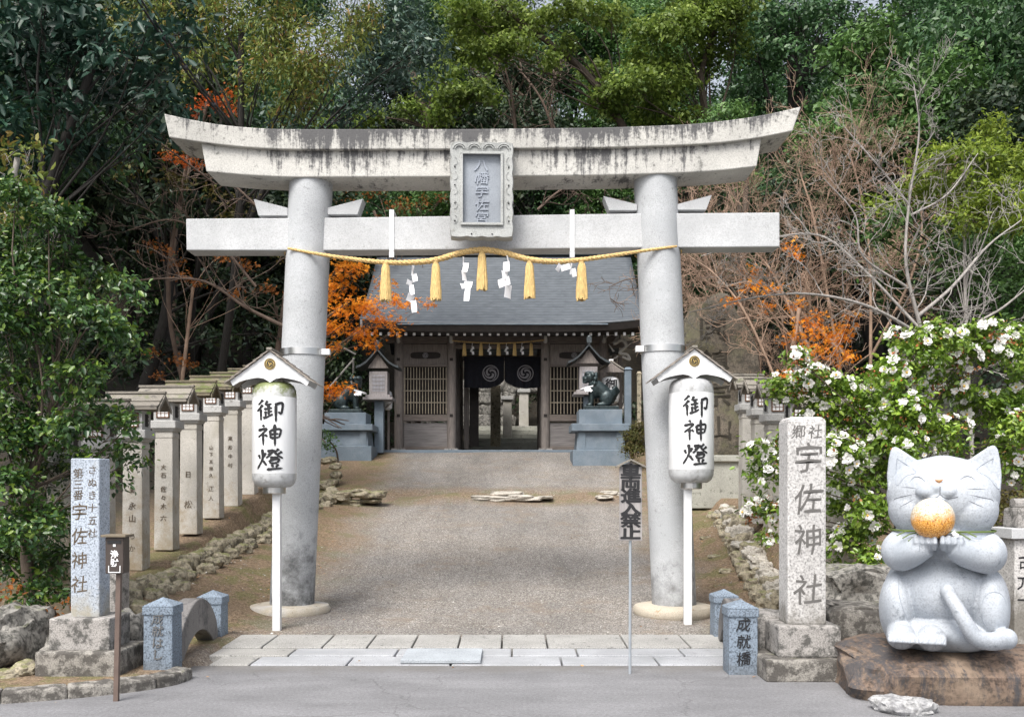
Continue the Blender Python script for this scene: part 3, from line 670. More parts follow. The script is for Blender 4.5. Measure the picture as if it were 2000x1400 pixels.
# ------------------------------------------------------------------ big white lanterns on posts
def chochin(px, pyb, pyt, bodyc, bodyy0, bodyy1, bw, label, moss):
    Y = {541: 10.72, 1343: 11.2}[px]
    base = P(px, pyb, Y); base.z = g1(base.x, Y)-.02
    t = thing('paper_lantern', label, 'lantern', base, 0, 'white lanterns on posts before the torii')
    k = Y/F; zt = CZ+(HY-bodyy1)*k-base.z; z2 = CZ+(HY-bodyy0)*k-base.z; cx = (bodyc-1000)*k-base.x; r = bw*k/2; h = z2-zt
    MB().box((0, 0, zt*.5-.02), (.088, .088, zt)).build('post', M['whitemetal'], t, bev=.008)
    MB().box((cx*.5-.0, 0, zt-.03), (.10+abs(cx), .06, .05)).build('arm', M['stainless'], t, bev=.005)
    MB().lathe((cx, 0, zt-.07), [(.115, 0), (.125, .01), (.125, .09), (.11, .10)], 32).build('bottom_collar', M['stainless'], t, smooth=40)
    MB().lathe((cx, 0, zt), [(.10, 0), (r*.72, .005), (r*.9, .04), (r*.985, .09), (r, .15), (r, .155)], 48).build('bottom_cap', M['lampcap'], t, smooth=40)
    MB().lathe((cx, 0, zt), [(r*1.0, .155), (r*1.004, .16), (r*1.004, h-.17), (r, h-.165)], 64).build('shell', M['lampshell'], t, smooth=40)
    MB().lathe((cx, 0, zt), [(r, h-.165), (r, h-.14), (r*.975, h-.08), (r*.88, h-.03), (r*.7, h), (.08, h+.003)], 48).build('top_cap', M['lampcapmoss'] if moss else M['lampcap'], t, smooth=40)
    MB().lathe((cx, 0, zt+h), [(.085, 0), (.085, .07)], 24).build('top_collar', M['stainless'], t, smooth=40)
    mb = MB(); cw = .30; cxoff = .0
    for i, ch in enumerate('御神燈'):
        z0 = zt+h-.20-i*.265*(h/1.17)
        def fm(u, v, kk):
            a = (u-50)/100*cw/r; rr = r*1.004+.002+kk
            return (cx+math.sin(a)*rr, -math.cos(a)*rr, z0-v/100*.25*(h/1.17))
        brush(ch, fm, mb)
    mb.build('lettering', M['ink'], t, rec=False)
    # gabled roof
    ra = zt+h+.32; ez = zt+h+.06; hw = .43; y0, y1 = -.20, .24
    poly = [(-hw, ez-.06), (-hw+.03, ez-.11)]
    for a in np.linspace(0, 1, 7)[1:]: poly.append((-hw+.03+(hw-.03)*a, ez-.11+.095*math.sin(a*math.pi*.5)**.6*(1-a*.0) - .06*max(0, (a-.72)/.28)**1.5))
    poly = poly+[(-x, z) for x, z in poly[:-1][::-1]]+[(hw, ez-.06+.001), (0, ra), ]
    poly = poly[:-2]+[(0, ra)]
    mb = MB()
    top = [(0, ra)]; lo = [p_ for p_ in poly if p_ != (0, ra)]
    mb.prism([(x+cx, z) for x, z in lo+top], y0, y0+.02); mb.build('front_gable', M['whitemetal'], t)
    MB().prism([(x+cx, z) for x, z in lo+top], y1-.02, y1).build('back_gable', M['whitemetal'], t)
    for s_ in (-1, 1):
        mb = MB(); nrow = 6
        for i in range(nrow):
            u0, u1 = i/nrow-.02, (i+1)/nrow+.05
            xa, za = s_*hw*1.08*u0, ra+.02+(ez-.09-ra)*u0; xb, zb = s_*hw*1.08*u1, ra+.035+(ez-.09-ra)*u1
            v = [(cx+xa, y0-.03, za), (cx+xb, y0-.03, zb), (cx+xb, y1+.03, zb), (cx+xa, y1+.03, za)]
            mb.add(v+[(a, b, c-.014) for a, b, c in v], [(0, 1, 2, 3), (7, 6, 5, 4), (0, 4, 5, 1), (1, 5, 6, 2), (2, 6, 7, 3), (3, 7, 4, 0)])
        mb.build('roof_slope', M['boards'], t)
    MB().box((cx, .02, ra+.025), (.06, y1-y0+.08, .03)).build('ridge', M['greyroof'], t, bev=.005)
    mb = MB(); cz_ = (ra+ez)/2-.005
    n_ = 24; mb.prism([(cx+.062*math.cos(a), cz_+.062*math.sin(a)) for a in np.linspace(0, 2*math.pi, n_, endpoint=False)], y0-.006, y0-.0005)
    cr = mb.build('crest', M['gold'], t)
    mb = MB(); tomoe(mb, (cx, cz_), .056, y0-.0075, True); mb.build('crest_mark', M['ink'], cr, rec=False)
    return t
chochin(541, 1230, 953, 536, 748, 952, 85, 'white lantern with mossy top on a white post, before the left torii pillar', True)
chochin(1343, 1217, 945, 1350, 741, 943, 87, 'clean white lantern on a white post, before the right torii pillar', False)

# ------------------------------------------------------------------ vehicle sign
sg = thing('prohibition_sign', 'narrow weathered wooden notice board with bold black characters on a thin metal pole', 'sign', (P(1231, 1315, 8.33).x, 8.33, 0))
MB().tube([(-.003, 0, 0), (.0, 0, 1.20)], .0125, 12).build('pole', plain('galvanised_pole', (.42, .46, .50), .4, .5), sg, smooth=50)
MB().box((0, -.022, 1.455), (.192, .022, .63)).build('board', M['signboard'], sg, bev=.003)
mb = MB()
for s_ in (-1, 1):
    v = [(0, -.07, 1.822), (s_*.125, -.07, 1.762), (s_*.125, .04, 1.762), (0, .04, 1.822)]
    mb.add(v+[(a, b, c+.014) for a, b, c in v], [(0, 1, 2, 3), (7, 6, 5, 4), (0, 4, 5, 1), (1, 5, 6, 2), (2, 6, 7, 3), (3, 7, 4, 0)])
mb.build('little_roof', M['greyroof'], sg)
MB().prism([(-.09, 1.77), (.09, 1.77), (0, 1.812)], -.03, -.008).build('board_top', M['signboard'], sg)
text('lettering', [(c, 0, 1.735-i*.105, .178, .128) for i, c in enumerate('車両進入禁止')], M['ink'], sg, -.033, .002, .006, .0, .015, .032)

# ------------------------------------------------------------------ stone name pillars
Y0 = 7.95
lp = thing('stone_name_pillar', 'square blue grey granite pillar carved with two columns of characters on a stepped base', 'stone pillar', ((172-1000)*8.15/F, 8.2, .06))
k = 8.1/F
MB().box((0, 0, 1.105), (.240, .22, 1.34), rz=R(0)).build('shaft', M['bluepillar'], lp, bev=.01)
MB().box((.0, 0, .325), (.50, .44, .27)).build('upper_base', M['base'], lp, bev=.015)
MB().box((.01, .0, .06), (.68, .60, .28)).build('lower_base', M['based'], lp, bev=.02)
text('inscription', column('さぬき十五社', .062, 1.68, .105, .080)+column('第三番', -.055, 1.65, .09, .09)+column('宇佐神社', -.045, 1.33, .20, .14, .15), M['carve_brown'], lp, -.1105, .002, 0, .06, .025)
rp_ = thing('stone_name_pillar', 'rough pale granite pillar carved with large characters beside the right bridge post', 'stone pillar', ((1570-1000)*8.25/F, 8.3, 0))
MB().box((0, 0, 1.30), (.325, .28, 1.72)).build('shaft', M['roughpillar'], rp_, bev=.015)
MB().box((0, 0, 2.172), (.325, .28, .03), top=.8).build('shaft_top', M['roughpillar'], rp_, bev=.01)
MB().box((.0, 0, .31), (.52, .46, .27)).build('upper_base', M['base'], rp_, bev=.02)
MB().box((-.01, 0, .085), (.76, .66, .19)).build('lower_base', M['based'], rp_, bev=.02)
text('inscription', column('郷', -.07, 2.06, .13, .12)+column('社', .07, 2.06, .13, .12)+[(c, .01, z_, .25, .27) for c, z_ in zip('宇佐神社', (1.84, 1.50, 1.16, .74))], plain('carved_pale_shadow', (.12, .115, .11), .9), rp_, -.1405, .002, .004, .07, .025)

# offering post
cb = thing('offertory_post', 'dark brown metal offering box with a flat lid on a slim brown post', 'donation box', (P(227, 1368, 7.27).x, 7.27, 0))
mb = MB(); mb.tube([(0, 0, -.02), (.022, 0, .96)], .024, 4); mb.build('post', plain('brown_painted_post', (.12, .085, .07), .6, 0, .15), cb)
MB().box((.01, .0, 1.09), (.135, .12, .27)).build('box', M['box_brown'], cb, bev=.006)
MB().box((.01, 0, 1.235), (.185, .17, .018)).build('lid', plain('tan_lid', (.16, .13, .09), .7), cb, bev=.003)
MB().box((.01, -.0625, 1.19), (.10, .006, .02)).build('slot', M['ink'], cb)
text('lettering', column('浄財', .012, 1.10, .062, .062), M['whitepaint'], cb, -.0612, .002, .02)
mb = MB()
for s_ in (-1, 1): mb.box((.012+s_*.042, -.0635, .99), (.006, .003, .05))
mb.box((.012, -.0645, .966), (.09, .003, .006)); mb.box((.012, -.0635, 1.165), (.018, .004, .018)); mb.build('painted_mark', M['whitepaint'], cb)

# ------------------------------------------------------------------ bridge posts and arched parapets
def bridge_post(x, y, h, label, txt=None, z0=0, off=0):
    t = thing('bridge_post', label, 'stone post', (x, y, z0), 0, 'blue granite posts at the bridge corners')
    MB().box((0, 0, (h-.10)/2-.1), (.25, .25, h-.10+.2), top=.97).build('shaft', M['bollard'], t, bev=.008)
    MB().box((0, 0, h-.075), (.265, .265, .075)).build('collar', M['bollard'], t, bev=.012)
    mb = MB(); mb.add([(-.1325, -.1325, h-.036), (.1325, -.1325, h-.036), (.1325, .1325, h-.036), (-.1325, .1325, h-.036), (0, 0, h+.03)], [(0, 1, 4), (1, 2, 4), (2, 3, 4), (3, 0, 4), (3, 2, 1, 0)])
    mb.build('pyramid_cap', M['bollard'], t)
    if txt: text('inscription', txt, M['carve'] if len(txt) > 3 else M['ink'], t, -.1275, .003, .004, .08, .03)
    return t
bridge_post(P(310, 1320, 8.2).x, 8.3, .60, 'mottled blue granite bridge post, front left, with faint worn cursive carving', column('成就はし', 0, .46, .10, .10), .03)
bridge_post(P(416, 1250, 10.1).x, 10.1, .50, 'blue granite bridge post behind the left arched parapet')
bridge_post(P(1451, 1315, 8.3).x, 8.4, .60, 'blue granite bridge post carved with three black characters, front right', column('成就橋', .0, .43, .145, .125), 0)
bridge_post(P(1414, 1245, 10.2).x, 10.2, .50, 'blue granite bridge post behind the right arched parapet')
for xa, xb, side in ((-2.98, -3.10, 'left'), (2.0, 2.2, 'right')):
    mb = MB(); ya, yb = 8.43, 9.98; n = 20; top = []; bot = []
    for i in range(n+1):
        u = i/n; s_ = math.sin(math.pi*u)
        top.append((ya+(yb-ya)*u, .12+.42*max(0, s_)**.6)); bot.append((ya+(yb-ya)*u, -.12+.36*max(0, s_)**.75 if .08 < u < .92 else -.12))
    m_ = n+1; vs = []
    for dx in (-.085, .085):
        for line in (top, bot):
            for j, (yy, zz) in enumerate(line): vs.append((xa+(xb-xa)*(yy-ya)/(yb-ya)+dx, yy, zz))
    f = []
    for i in range(n):
        f += [(i, i+1, i+1+m_, i+m_), (i+2*m_, i+3*m_, i+1+3*m_, i+1+2*m_), (i, i+2*m_, i+1+2*m_, i+1), (i+m_, i+1+m_, i+1+3*m_, i+3*m_)]
    f += [(0, m_, 3*m_, 2*m_), (n, n+2*m_, n+3*m_, n+m_)]
    mb.add(vs, f); o = mb.build('bridge_parapet', M['parapet'], None, smooth=30, bev=.01)
    tag(o, 'low arched stone parapet on the %s edge of the little bridge' % side, 'parapet', 'arched parapets of the bridge')

# ------------------------------------------------------------------ rocks
def rock_mesh(seed, r, name='stone', sub=4, rough=.25, flat=.75, blocky=0):
    import bmesh
    from mathutils import noise
    bm = bmesh.new(); bmesh.ops.create_icosphere(bm, subdivisions=sub, radius=1)
    rn = random.Random(seed); o_ = Vector((rn.uniform(0, 99), rn.uniform(0, 99), rn.uniform(0, 99)))
    for v in bm.verts:
        p = v.co.copy()
        if blocky: p = Vector([math.copysign(abs(c)**(1-blocky), c) for c in p])
        d = 1+rough*noise.noise(p*1.1+o_)*1.6+rough*.5*noise.noise(p*2.7+o_)+rough*.32*noise.noise(p*6+o_)+rough*.16*noise.noise(p*14+o_)
        v.co = Vector((p.x*r[0], p.y*r[1], p.z*r[2]))*d
    me = bpy.data.meshes.new(name); bm.to_mesh(me); bm.free(); me.shade_smooth(); me.set_sharp_from_angle(angle=R(38)); return me
def rock(name, c, r, mat, parent=None, seed=0, rz=0, **k):
    o = mesh_obj(name, rock_mesh(seed, r, name, **k), mat, parent); o.location = c; o.rotation_euler = (0, 0, rz); return o
# left edging
le = thing('stone_edging', 'mossy rough stone edging below the left row of stone lanterns', 'stone edging', (-4.3, 12, 0))
y = 10.7; i = 0
while y < 21.5:
    x = np.interp(y, [10.7, 17.5, 19.5, 21], [-4.36, -4.30, -4.05, -3.9]); s_ = random.uniform(.09, .19)
    o = rock('edging_stone', (x+random.uniform(-.04, .04)+4.3, y-12, g1(x+.15, y)+.07+random.uniform(-.03, .03)), (.13, s_, random.uniform(.09, .16)), M['rock'], le, 100+i, random.uniform(-.3, .3), blocky=.35)
    if i % 2 == 0: rock('edging_stone', (x+.16+random.uniform(0, .1)+4.3, y-12+.1, g1(x+.2, y)+.03), (.12, .12, .09), M['rock'], le, 300+i, random.uniform(0, 3), blocky=.3)
    y += s_*1.75; i += 1
# steps of stone across the path, left
ls = thing('stone_edging', 'low mossy stone ledge crossing the path left behind the torii pillar', 'stone edging', (-3, 20.5, g1(-3, 20.5)))
for j, (px, py, rw, rh) in enumerate(((612, 985, 22, 13), (640, 975, 24, 12), (668, 968, 20, 10), (700, 964, 24, 9), (730, 966, 22, 7), (655, 988, 20, 8), (690, 982, 22, 6), (722, 978, 22, 5))):
    p = P(px, py, 20.3+j*.03); rock('ledge_stone', p-ls.location, (rw/F*20.3, .22, rh/F*20.3), M['rock'], ls, 500+j, blocky=.4)
for j, (px, py, rw, rh) in enumerate(((646, 897, 10, 6), (655, 911, 11, 7), (656, 928, 10, 8), (648, 942, 12, 8), (632, 948, 12, 8), (636, 900, 12, 6))):
    p = P(px, py, 22.8-j*.15); rock('ledge_stone', p-ls.location, (rw/F*22.3, .2, rh/F*22.3), M['rock'], ls, 540+j, blocky=.3)
cs = thing('step_stones', 'flat pale step stones bedded in soil in the middle of the path', 'step stones', (0, 21.3, g1(0, 21.3)))
for j, (px, py, rw, rh) in enumerate(((990, 964, 34, 5), (945, 972, 26, 5), (980, 974, 30, 5), (1015, 972, 26, 6), (1040, 974, 20, 4), (1065, 971, 14, 3), (1190, 962, 18, 4), (1180, 970, 16, 4), (1215, 966, 18, 5))):
    yy = 21.6 if py < 968 else 21.1; p = P(px, py, yy); rock('step_stone', p-cs.location, (rw/F*yy, .22, rh/F*yy), M['rockpale'], cs, 560+j, blocky=.5, rough=.15)
re_ = thing('stone_edging', 'jagged grey stone edging climbing the bank right of the torii', 'stone edging', (3.4, 12, 0))
y = 11.6; i = 0
while y < 17.6:
    x = np.interp(y, [11.6, 12, 17], [3.22, 3.28, 3.78]); s_ = random.uniform(.08, .17)
    rock('edging_stone', (x-3.4+random.uniform(-.06, .06), y-12, g1(x-.15, y)+.08+random.uniform(-.04, .05)), (.14, s_, random.uniform(.08, .16)), M['rockpale'] if i % 3 else M['rock'], re_, 700+i, random.uniform(-.4, .4), blocky=.35, rough=.4)
    if i % 2: rock('edging_stone', (x-3.4-.17, y-12+.1, g1(x-.2, y)+.05), (.1, .12, .08), M['rock'], re_, 730+i, random.uniform(0, 3), blocky=.35)
    y += s_*1.6; i += 1
def boulder(px, py, Y, rw, rh, ry, mat, label, seed, cat='boulder', **k):
    o = rock('boulder', P(px, py, Y), (rw/F*Y, ry, rh/F*Y), mat, None, seed, **k); tag(o, label, cat); return o
boulder(14, 1255, 8.6, 58, 72, .45, M['boulder'], 'large lichen spotted grey boulder at the far left edge', 21, rough=.26, blocky=.2)
boulder(125, 1275, 8.7, 48, 38, .25, M['boulder'], 'dark boulder directly left of the blue pillar base', 22)
boulder(48, 1306, 8.0, 24, 17, .12, M['rock'], 'small round tan stone on the soil at lower left', 23)
boulder(8, 1318, 7.9, 26, 14, .12, M['rock'], 'flat tan stone at the lower left corner', 24)
boulder(250, 1255, 8.75, 34, 58, .22, M['boulder'], 'grey boulder wedged between the blue pillar base and the front left bridge post', 25, blocky=.4)
boulder(222, 1150, 9.6, 22, 80, .14, M['base'], 'short mossy stone slab standing behind the offering box', 26, cat='stone slab', blocky=.75, rough=.08)
boulder(1700, 1235, 8.75, 92, 58, .3, M['based'], 'long weathered stone block between the right name pillar and the cat rock', 31, cat='stone block', blocky=.72, rough=.12)
boulder(1500, 1232, 8.8, 32, 40, .25, M['base'], 'grey stone block between the bridge post and the right name pillar', 32, cat='stone block', blocky=.7, rough=.1)
boulder(1690, 1150, 10.4, 100, 50, .4, M['boulder'], 'dark low rock under the white camellia', 33, blocky=.5, rough=.22)
boulder(1766, 1384, 6.95, 54, 28, .16, M['whiterock'], 'white mottled rock on the road in front of the cat rock', 34, rough=.3)
mbk = MB()
p = P(1835, 1325, 7.65)
o = rock('pedestal_rock', (p.x+.10, 7.75, .09), (.86, .60, .265), M['catrock'], None, 41, blocky=.55, rough=.14, sub=4); tag(o, 'wide flat topped brown rock carrying the stone cat', 'rock')
PR = o
# fragments on the right bank
for j, (px, py, rw, rh) in enumerate(((1395, 1087, 12, 4), (1417, 1115, 12, 5), (1378, 1050, 10, 3))):
    Yj = 14.5-j*.2 if j else 14.8; q = P(px, py, 13.5); yy = 12.0
    while yy < 19 and g1((px-1000)/F*yy, yy) < CZ+(HY-py)/F*yy: yy += .05
    q = P(px, py, yy); o = rock('flat_stone', q, (rw/F*yy, .08, rh/F*yy), M['rock'], None, 800+j, blocky=.4)
    tag(o, ('upper flat stone chip half sunk in the soil of the right bank', 'lower dark stone chip on the soil of the right bank', 'thin stone chip highest on the right bank')[j], 'stone')

# ------------------------------------------------------------------ rows of stone lantern posts
def lantern_post(loc, label, roofmat, gname, rz=0, chars=None, sc=1, roofw=.68):
    t = thing('stone_lantern', label, 'stone lantern', loc, rz, gname)
    MB().box((0, 0, .80), (.265, .25, 1.64), top=.92).build('shaft', M['post'], t, bev=.008)
    MB().box((0, 0, 1.55), (.262, .247, .07), top=1.0).build('neck', M['post'], t, bev=.012)
    mb = MB(); mb.box((0, 0, 1.70), (.37, .34, .11)); mb.build('cap_plate', M['posthead'], t, bev=.012)
    MB().box((0, 0, 1.635), (.29, .27, .05), top=1.15).build('cap_neck', M['posthead'], t, bev=.006)
    hd = MB().box((0, 0, 1.87), (.265, .27, .26)).build('lamp_box', M['posthead'], t, bev=.004)
    wn = MB().box((0, -.137, 1.88), (.15, .012, .15)).build('window', M['whitepaint'], hd)
    mb = MB()
    for x in (-.082, .082): mb.box((x, -.143, 1.88), (.016, .018, .18))
    for z in (1.797, 1.963): mb.box((0, -.143, z), (.18, .018, .016))
    for x in (-.027, .027): mb.box((x, -.145, 1.88), (.007, .01, .15))
    for z in (1.855, 1.905): mb.box((0, -.1445, z), (.15, .009, .007))
    mb.build('window_frame', plain_brown, hd)
    for s_ in (-1, 1):
        mb = MB().box((s_*.134, 0, 1.88), (.006, .09, .16))
        for z in (1.83, 1.88, 1.93): mb.box((s_*.139, 0, z), (.006, .11, .014))
        mb.build('side_opening', M['ink'], hd)
    hd_, rz_, ez_ = .215, 2.19, 2.005
    for s_ in (-1, 1):      # two slopes, ridge along x
        v = [(-roofw/2, 0, rz_), (roofw/2, 0, rz_), (roofw/2-.02, s_*hd_, ez_), (-roofw/2+.02, s_*hd_, ez_)]
        mb = MB().add(v+[(a, b, c+.035) for a, b, c in v], [(0, 1, 2, 3), (7, 6, 5, 4), (0, 4, 5, 1), (1, 5, 6, 2), (2, 6, 7, 3), (3, 7, 4, 0)])
        for q in (.35, .72):
            v = [(-roofw/2, s_*hd_*q, rz_-(rz_-ez_)*q+.035), (roofw/2, s_*hd_*q, rz_-(rz_-ez_)*q+.035), (roofw/2, s_*hd_*(q+.3), rz_-(rz_-ez_)*(q+.3)+.045), (-roofw/2, s_*hd_*(q+.3), rz_-(rz_-ez_)*(q+.3)+.045)]
            mb.add(v+[(a, b, c+.008) for a, b, c in v], [(0, 1, 2, 3), (7, 6, 5, 4), (0, 4, 5, 1), (1, 5, 6, 2), (2, 6, 7, 3), (3, 7, 4, 0)])
        mb.build('roof_slope', roofmat, t)
    MB().box((0, 0, rz_+.045), (roofw+.03, .06, .03)).build('ridge', roofmat, t, bev=.004)
    for s_ in (-1, 1):
        MB().prismx([(-hd_+.01, ez_-.03), (-hd_+.01, ez_+.02), (0, rz_+.02), (hd_-.01, ez_+.02), (hd_-.01, ez_-.03), (0, rz_-.035)], s_*(roofw/2-.005), s_*(roofw/2+.012)).build('barge_board', roofmat, t)
    if chars: text('inscription', chars, M['carve_brown'], t, -.1255, .002, 0, .05, .03)
    return t
plain_brown = plain('lamp_window_frame_brown', (.13, .065, .035), .8)
rowL = [(12.4, 260, 'second visible from the road, grey mossy roof, rust stain free shaft', M['greyroof'], column('六堂', 0, 1.10, .10, .07)+column('永山', 0, .80, .16, .10)+column('ちか', 0, .42, .16, .09)),
        (13.45, 323, 'orange stained foot, mossy roof', M['greyroof'], column('大石', 0, 1.12, .11, .08)+column('佐々木', 0, .82, .12, .09)+column('六', 0, .42, .11, .09)),
        (14.4, 374, 'brightest green moss roof', M['mossroof'], column('日', 0, .86, .13, .10)+column('松', 0, .42, .16, .13)),
        (15.5, 417, 'fourth', M['mossroof'], column('山下五良久', 0, 1.1, .11, .07)+column('正人', 0, .45, .15, .09)),
        (16.45, 457, 'fifth', M['mossroof'], column('高松中村', 0, 1.12, .15, .08)),
        (17.5, 489, 'sixth', M['mossroof'], None), (18.5, 516, 'seventh', M['mossroof'], None), (19.5, 540, 'eighth', M['mossroof'], None)]
labs = ['stone lantern post partly behind the left tree leaves, just right of the blue name pillar',
        'stone lantern post with an orange rust stain at its foot', 'stone lantern post under the brightest green moss roof, third of the open ones',
        'stone lantern post directly behind the brightest mossy roof, fourth of the open ones', 'dark streaked stone lantern post, left of the white lantern',
        'stone lantern post half hidden behind the left white lantern', 'stone lantern post fully in the gap behind the white lantern, second from the far end', 'farthest stone lantern post in the left row']
for (yy, px, _, rm, ch), lb in zip(rowL, labs):
    x = (px-1000)*yy/F; x = -4.75+(x+4.75)*.5
    lantern_post((x, yy, .56+.18*(yy-12.4)), lb, rm, 'left row of stone lantern posts', R(-2), ch, roofw=.74)
for yy, lb in ((11.4, 'stone lantern post whose cap shows through leaves above the blue name pillar'), (10.45, 'nearest stone lantern post, almost covered by the left tree')):
    lantern_post((-4.82, yy, .56+.18*(yy-12.4)), lb, M['greyroof'], 'left row of stone lantern posts', R(-2))
labr = ['farthest lantern post of the right row, beside the mossy monument', 'second farthest lantern post of the right row', 'third farthest lantern post of the right row', 'lantern post of the right row just left of the rough name pillar', 'right row lantern post behind the rough name pillar', 'right row lantern post behind the camellia, its roof end showing']
for i, yy in enumerate((15.9, 15.1, 14.3, 13.5, 12.7, 11.9)):
    lantern_post((3.86+(.03*i if i > 2 else 0), yy, .56+.18*(yy-12.4)), labr[i], M['greyroof'], 'right row of stone lantern posts', R(2), roofw=.5)

# ------------------------------------------------------------------ stone monument, right
mo = thing('stone_monument', 'tall mossy rock slab with large carved characters on a masonry plinth right of the torii', 'monument', (P(1400, 980, 19.3).x, 19.6, P(1400, 985, 19.3).z))
kk = 19.3/F
MB().box((.0, 0, .40), (1.75, 1.1, .95)).build('plinth', M['masonry'], mo, bev=.02)
MB().box((0, 0, .905), (1.9, 1.25, .13)).build('plinth_cap', M['masonry'], mo, bev=.02)
mb = MB(); import bmesh
bm = bmesh.new(); bmesh.ops.create_cube(bm, size=1); bmesh.ops.subdivide_edges(bm, edges=bm.edges, cuts=24, use_grid_fill=True)
from mathutils import noise as mnoise
for v in bm.verts:
    u = v.co.z+.5; wl = np.interp(u, [0, .5, .85, 1], [-.66, -.66, -.62, -.40]); wr = np.interp(u, [0, .35, .48, .8, 1], [.62, .92, .98, .72, .30])
    x = wl+(wr-wl)*(v.co.x+.5); dpt = .32*(1-.5*u)*(1-.35*abs(v.co.x*2)**3)
    q = Vector((x, v.co.y*2*dpt, u*3.15)); q += Vector((1, 1, .6))*.14*mnoise.noise(q*1.3)+Vector((.3, 1, .3))*.05*mnoise.noise(q*4.2)
    q.z += .35*mnoise.noise(Vector((q.x*1.6, q.y, 3)))*(u > .95)
    v.co = q+Vector((0, 0, .97))
me = bpy.data.meshes.new('slab'); bm.to_mesh(me); bm.free(); me.shade_smooth(); me.set_sharp_from_angle(angle=R(50)); mesh_obj('slab', me, M['monument'], mo)
SLAB = me
def carve_on(me, items, name, mat, parent, off=.01):
    bm_ = BVHTree.FromPolygons([v.co for v in me.vertices], [tuple(p.vertices) for p in me.polygons]); mb = MB()
    for ch, cx, cz, wd, ht in items:
        v, f = glyph(ch, off); vs = []
        for a, b in v:
            hit = bm_.ray_cast(Vector((cx+a*wd, -5, cz+b*ht)), Vector((0, 1, 0)))[0]
            vs.append((cx+a*wd, (hit.y if hit else -.3)-.015, cz+b*ht))
        mb.add(vs, f)
    return mb.build(name, mat, parent, rec=False)
carve_on(SLAB, [(c, -.06+.03*i, 3.50-i*.66, .62, .50) for i, c in enumerate('国鎮宗山')], 'inscription', plain('carved_monument_shadow', (.035, .03, .022), .95), mo)

# ------------------------------------------------------------------ the wooden shrine gate
GY = 29.7; gk = GY/F
def gx(px): return (px-978)*gk
GB = CZ+(HY-878)*gk
gate = thing('shrine_gate', 'wooden shrine gatehouse with a wide grey roof and latticed side bays', 'gatehouse', ((978-1000)*gk, GY, GB))
def gz(py): return CZ+(HY-py)*gk-GB
MB().box((0, 2.0, -.20), (8.2, 6.4, .30)).build('stone_platform', M['bluestone'], gate, bev=.02)
cols = [gx(779), gx(882), gx(1065), gx(1179)]
for yy in (0, 2.1, 4.2):
    for x in cols:
        c = MB().lathe((x, yy, 0), [(.135, 0), (.14, .3), (.14, gz(650)), (.13, gz(645))], 20).build('column', M['wood'], gate, smooth=40)
        b_ = MB().box((x, yy, -.01), (.42, .42, .09)).build('column_base', M['base'], c, bev=.02)
# beams
MB().box((0, 0, gz(664)), (gx(1179)-gx(779)+1.0, .16, .20)).build('tie_beam', M['woodh'], gate, bev=.01)
MB().box((0, 4.2, gz(664)), (gx(1179)-gx(779)+1.0, .16, .20)).build('tie_beam', M['woodh'], gate, bev=.01)
MB().box((0, -.05, gz(648)), (gx(1179)-gx(779)+1.6, .3, .14)).build('purlin', M['darkwood'], gate, bev=.01)
for x in cols:
    mb = MB(); mb.tube([(x, -.10, gz(668)), (x, -.28, gz(666)), (x, -.36, gz(660)), (x, -.33, gz(655))], [.07, .06, .045, .03], 8)
    mb.build('carved_nosing', M['kibana'], gate, smooth=50)
    MB().box((x, -.06, gz(650)), (.26, .32, .14), top=1.25).build('bearing_block', M['woodh'], gate, bev=.01)
    mb = MB()
    for zz in (gz(703), gz(812)): mb.box((x+.0, -.135, zz), (.10, .03, .09))
    mb.build('metal_plate', M['darkwood'], gate)
# side bays
for a, b in ((788, 874), (1073, 1170)):
    xa, xb = gx(a), gx(b); cx = (xa+xb)/2; wd = xb-xa
    MB().box((cx, .04, (gz(872)+gz(826))/2), (wd, .05, gz(826)-gz(872))).build('board_panel', M['woodpanel'], gate, bev=.01)
    MB().box((cx, .0, gz(816)), (wd, .12, .20)).build('rail', M['woodh'], gate, bev=.01)
    MB().box((cx, .0, gz(875)), (wd, .14, .10)).build('sill', M['woodh'], gate, bev=.01)
    MB().box((cx, .04, (gz(672)+gz(714))/2), (wd, .05, gz(672)-gz(714))).build('upper_panel', M['wood'], gate)
    MB().box((cx, .01, gz(714)), (wd, .10, .07)).build('rail', M['woodh'], gate, bev=.01)
    pl = MB().prism([(cx+.46*math.copysign(abs(math.cos(t_))**.5, math.cos(t_)), gz(694)+.10*math.copysign(abs(math.sin(t_))**.5, math.sin(t_))) for t_ in np.linspace(0, 2*math.pi, 28, endpoint=False)], -.02, .012).build('carved_transom', M['darkwood'], gate)
    mb = MB(); tomoe(mb, (cx, gz(694)), .085, -.024, True); mb.build('crest', M['crestgrey'], pl, rec=False)
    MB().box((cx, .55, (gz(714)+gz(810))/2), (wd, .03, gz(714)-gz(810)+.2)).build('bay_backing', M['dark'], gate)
    mb = MB(); nb = 15
    for i in range(nb):
        x = xa+.04+(wd-.08)*i/(nb-1); mb.box((x, .02, (gz(717)+gz(808))/2), (.028, .035, gz(717)-gz(808)))
    for zz in (gz(740), gz(763), gz(786)): mb.box((cx, .0, zz), (wd, .03, .028))
    mb.build('lattice', M['lattice'], gate)
    # inner side walls of the bays
    xi = xb if a < 900 else xa
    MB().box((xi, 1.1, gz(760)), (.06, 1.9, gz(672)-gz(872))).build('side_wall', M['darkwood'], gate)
# inner door post on the left with lighter edge, ceiling, lintel
MB().box((gx(905), 2.1, gz(780)), (.16, .2, gz(690)-gz(874))).build('door_post', M['wood'], gate, bev=.01)
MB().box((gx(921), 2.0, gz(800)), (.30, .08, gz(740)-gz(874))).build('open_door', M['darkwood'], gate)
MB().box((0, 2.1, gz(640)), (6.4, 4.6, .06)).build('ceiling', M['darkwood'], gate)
MB().box((gx(973), .02, gz(677)), (gx(1065)-gx(882), .12, .12)).build('lintel', M['woodh'], gate, bev=.01)
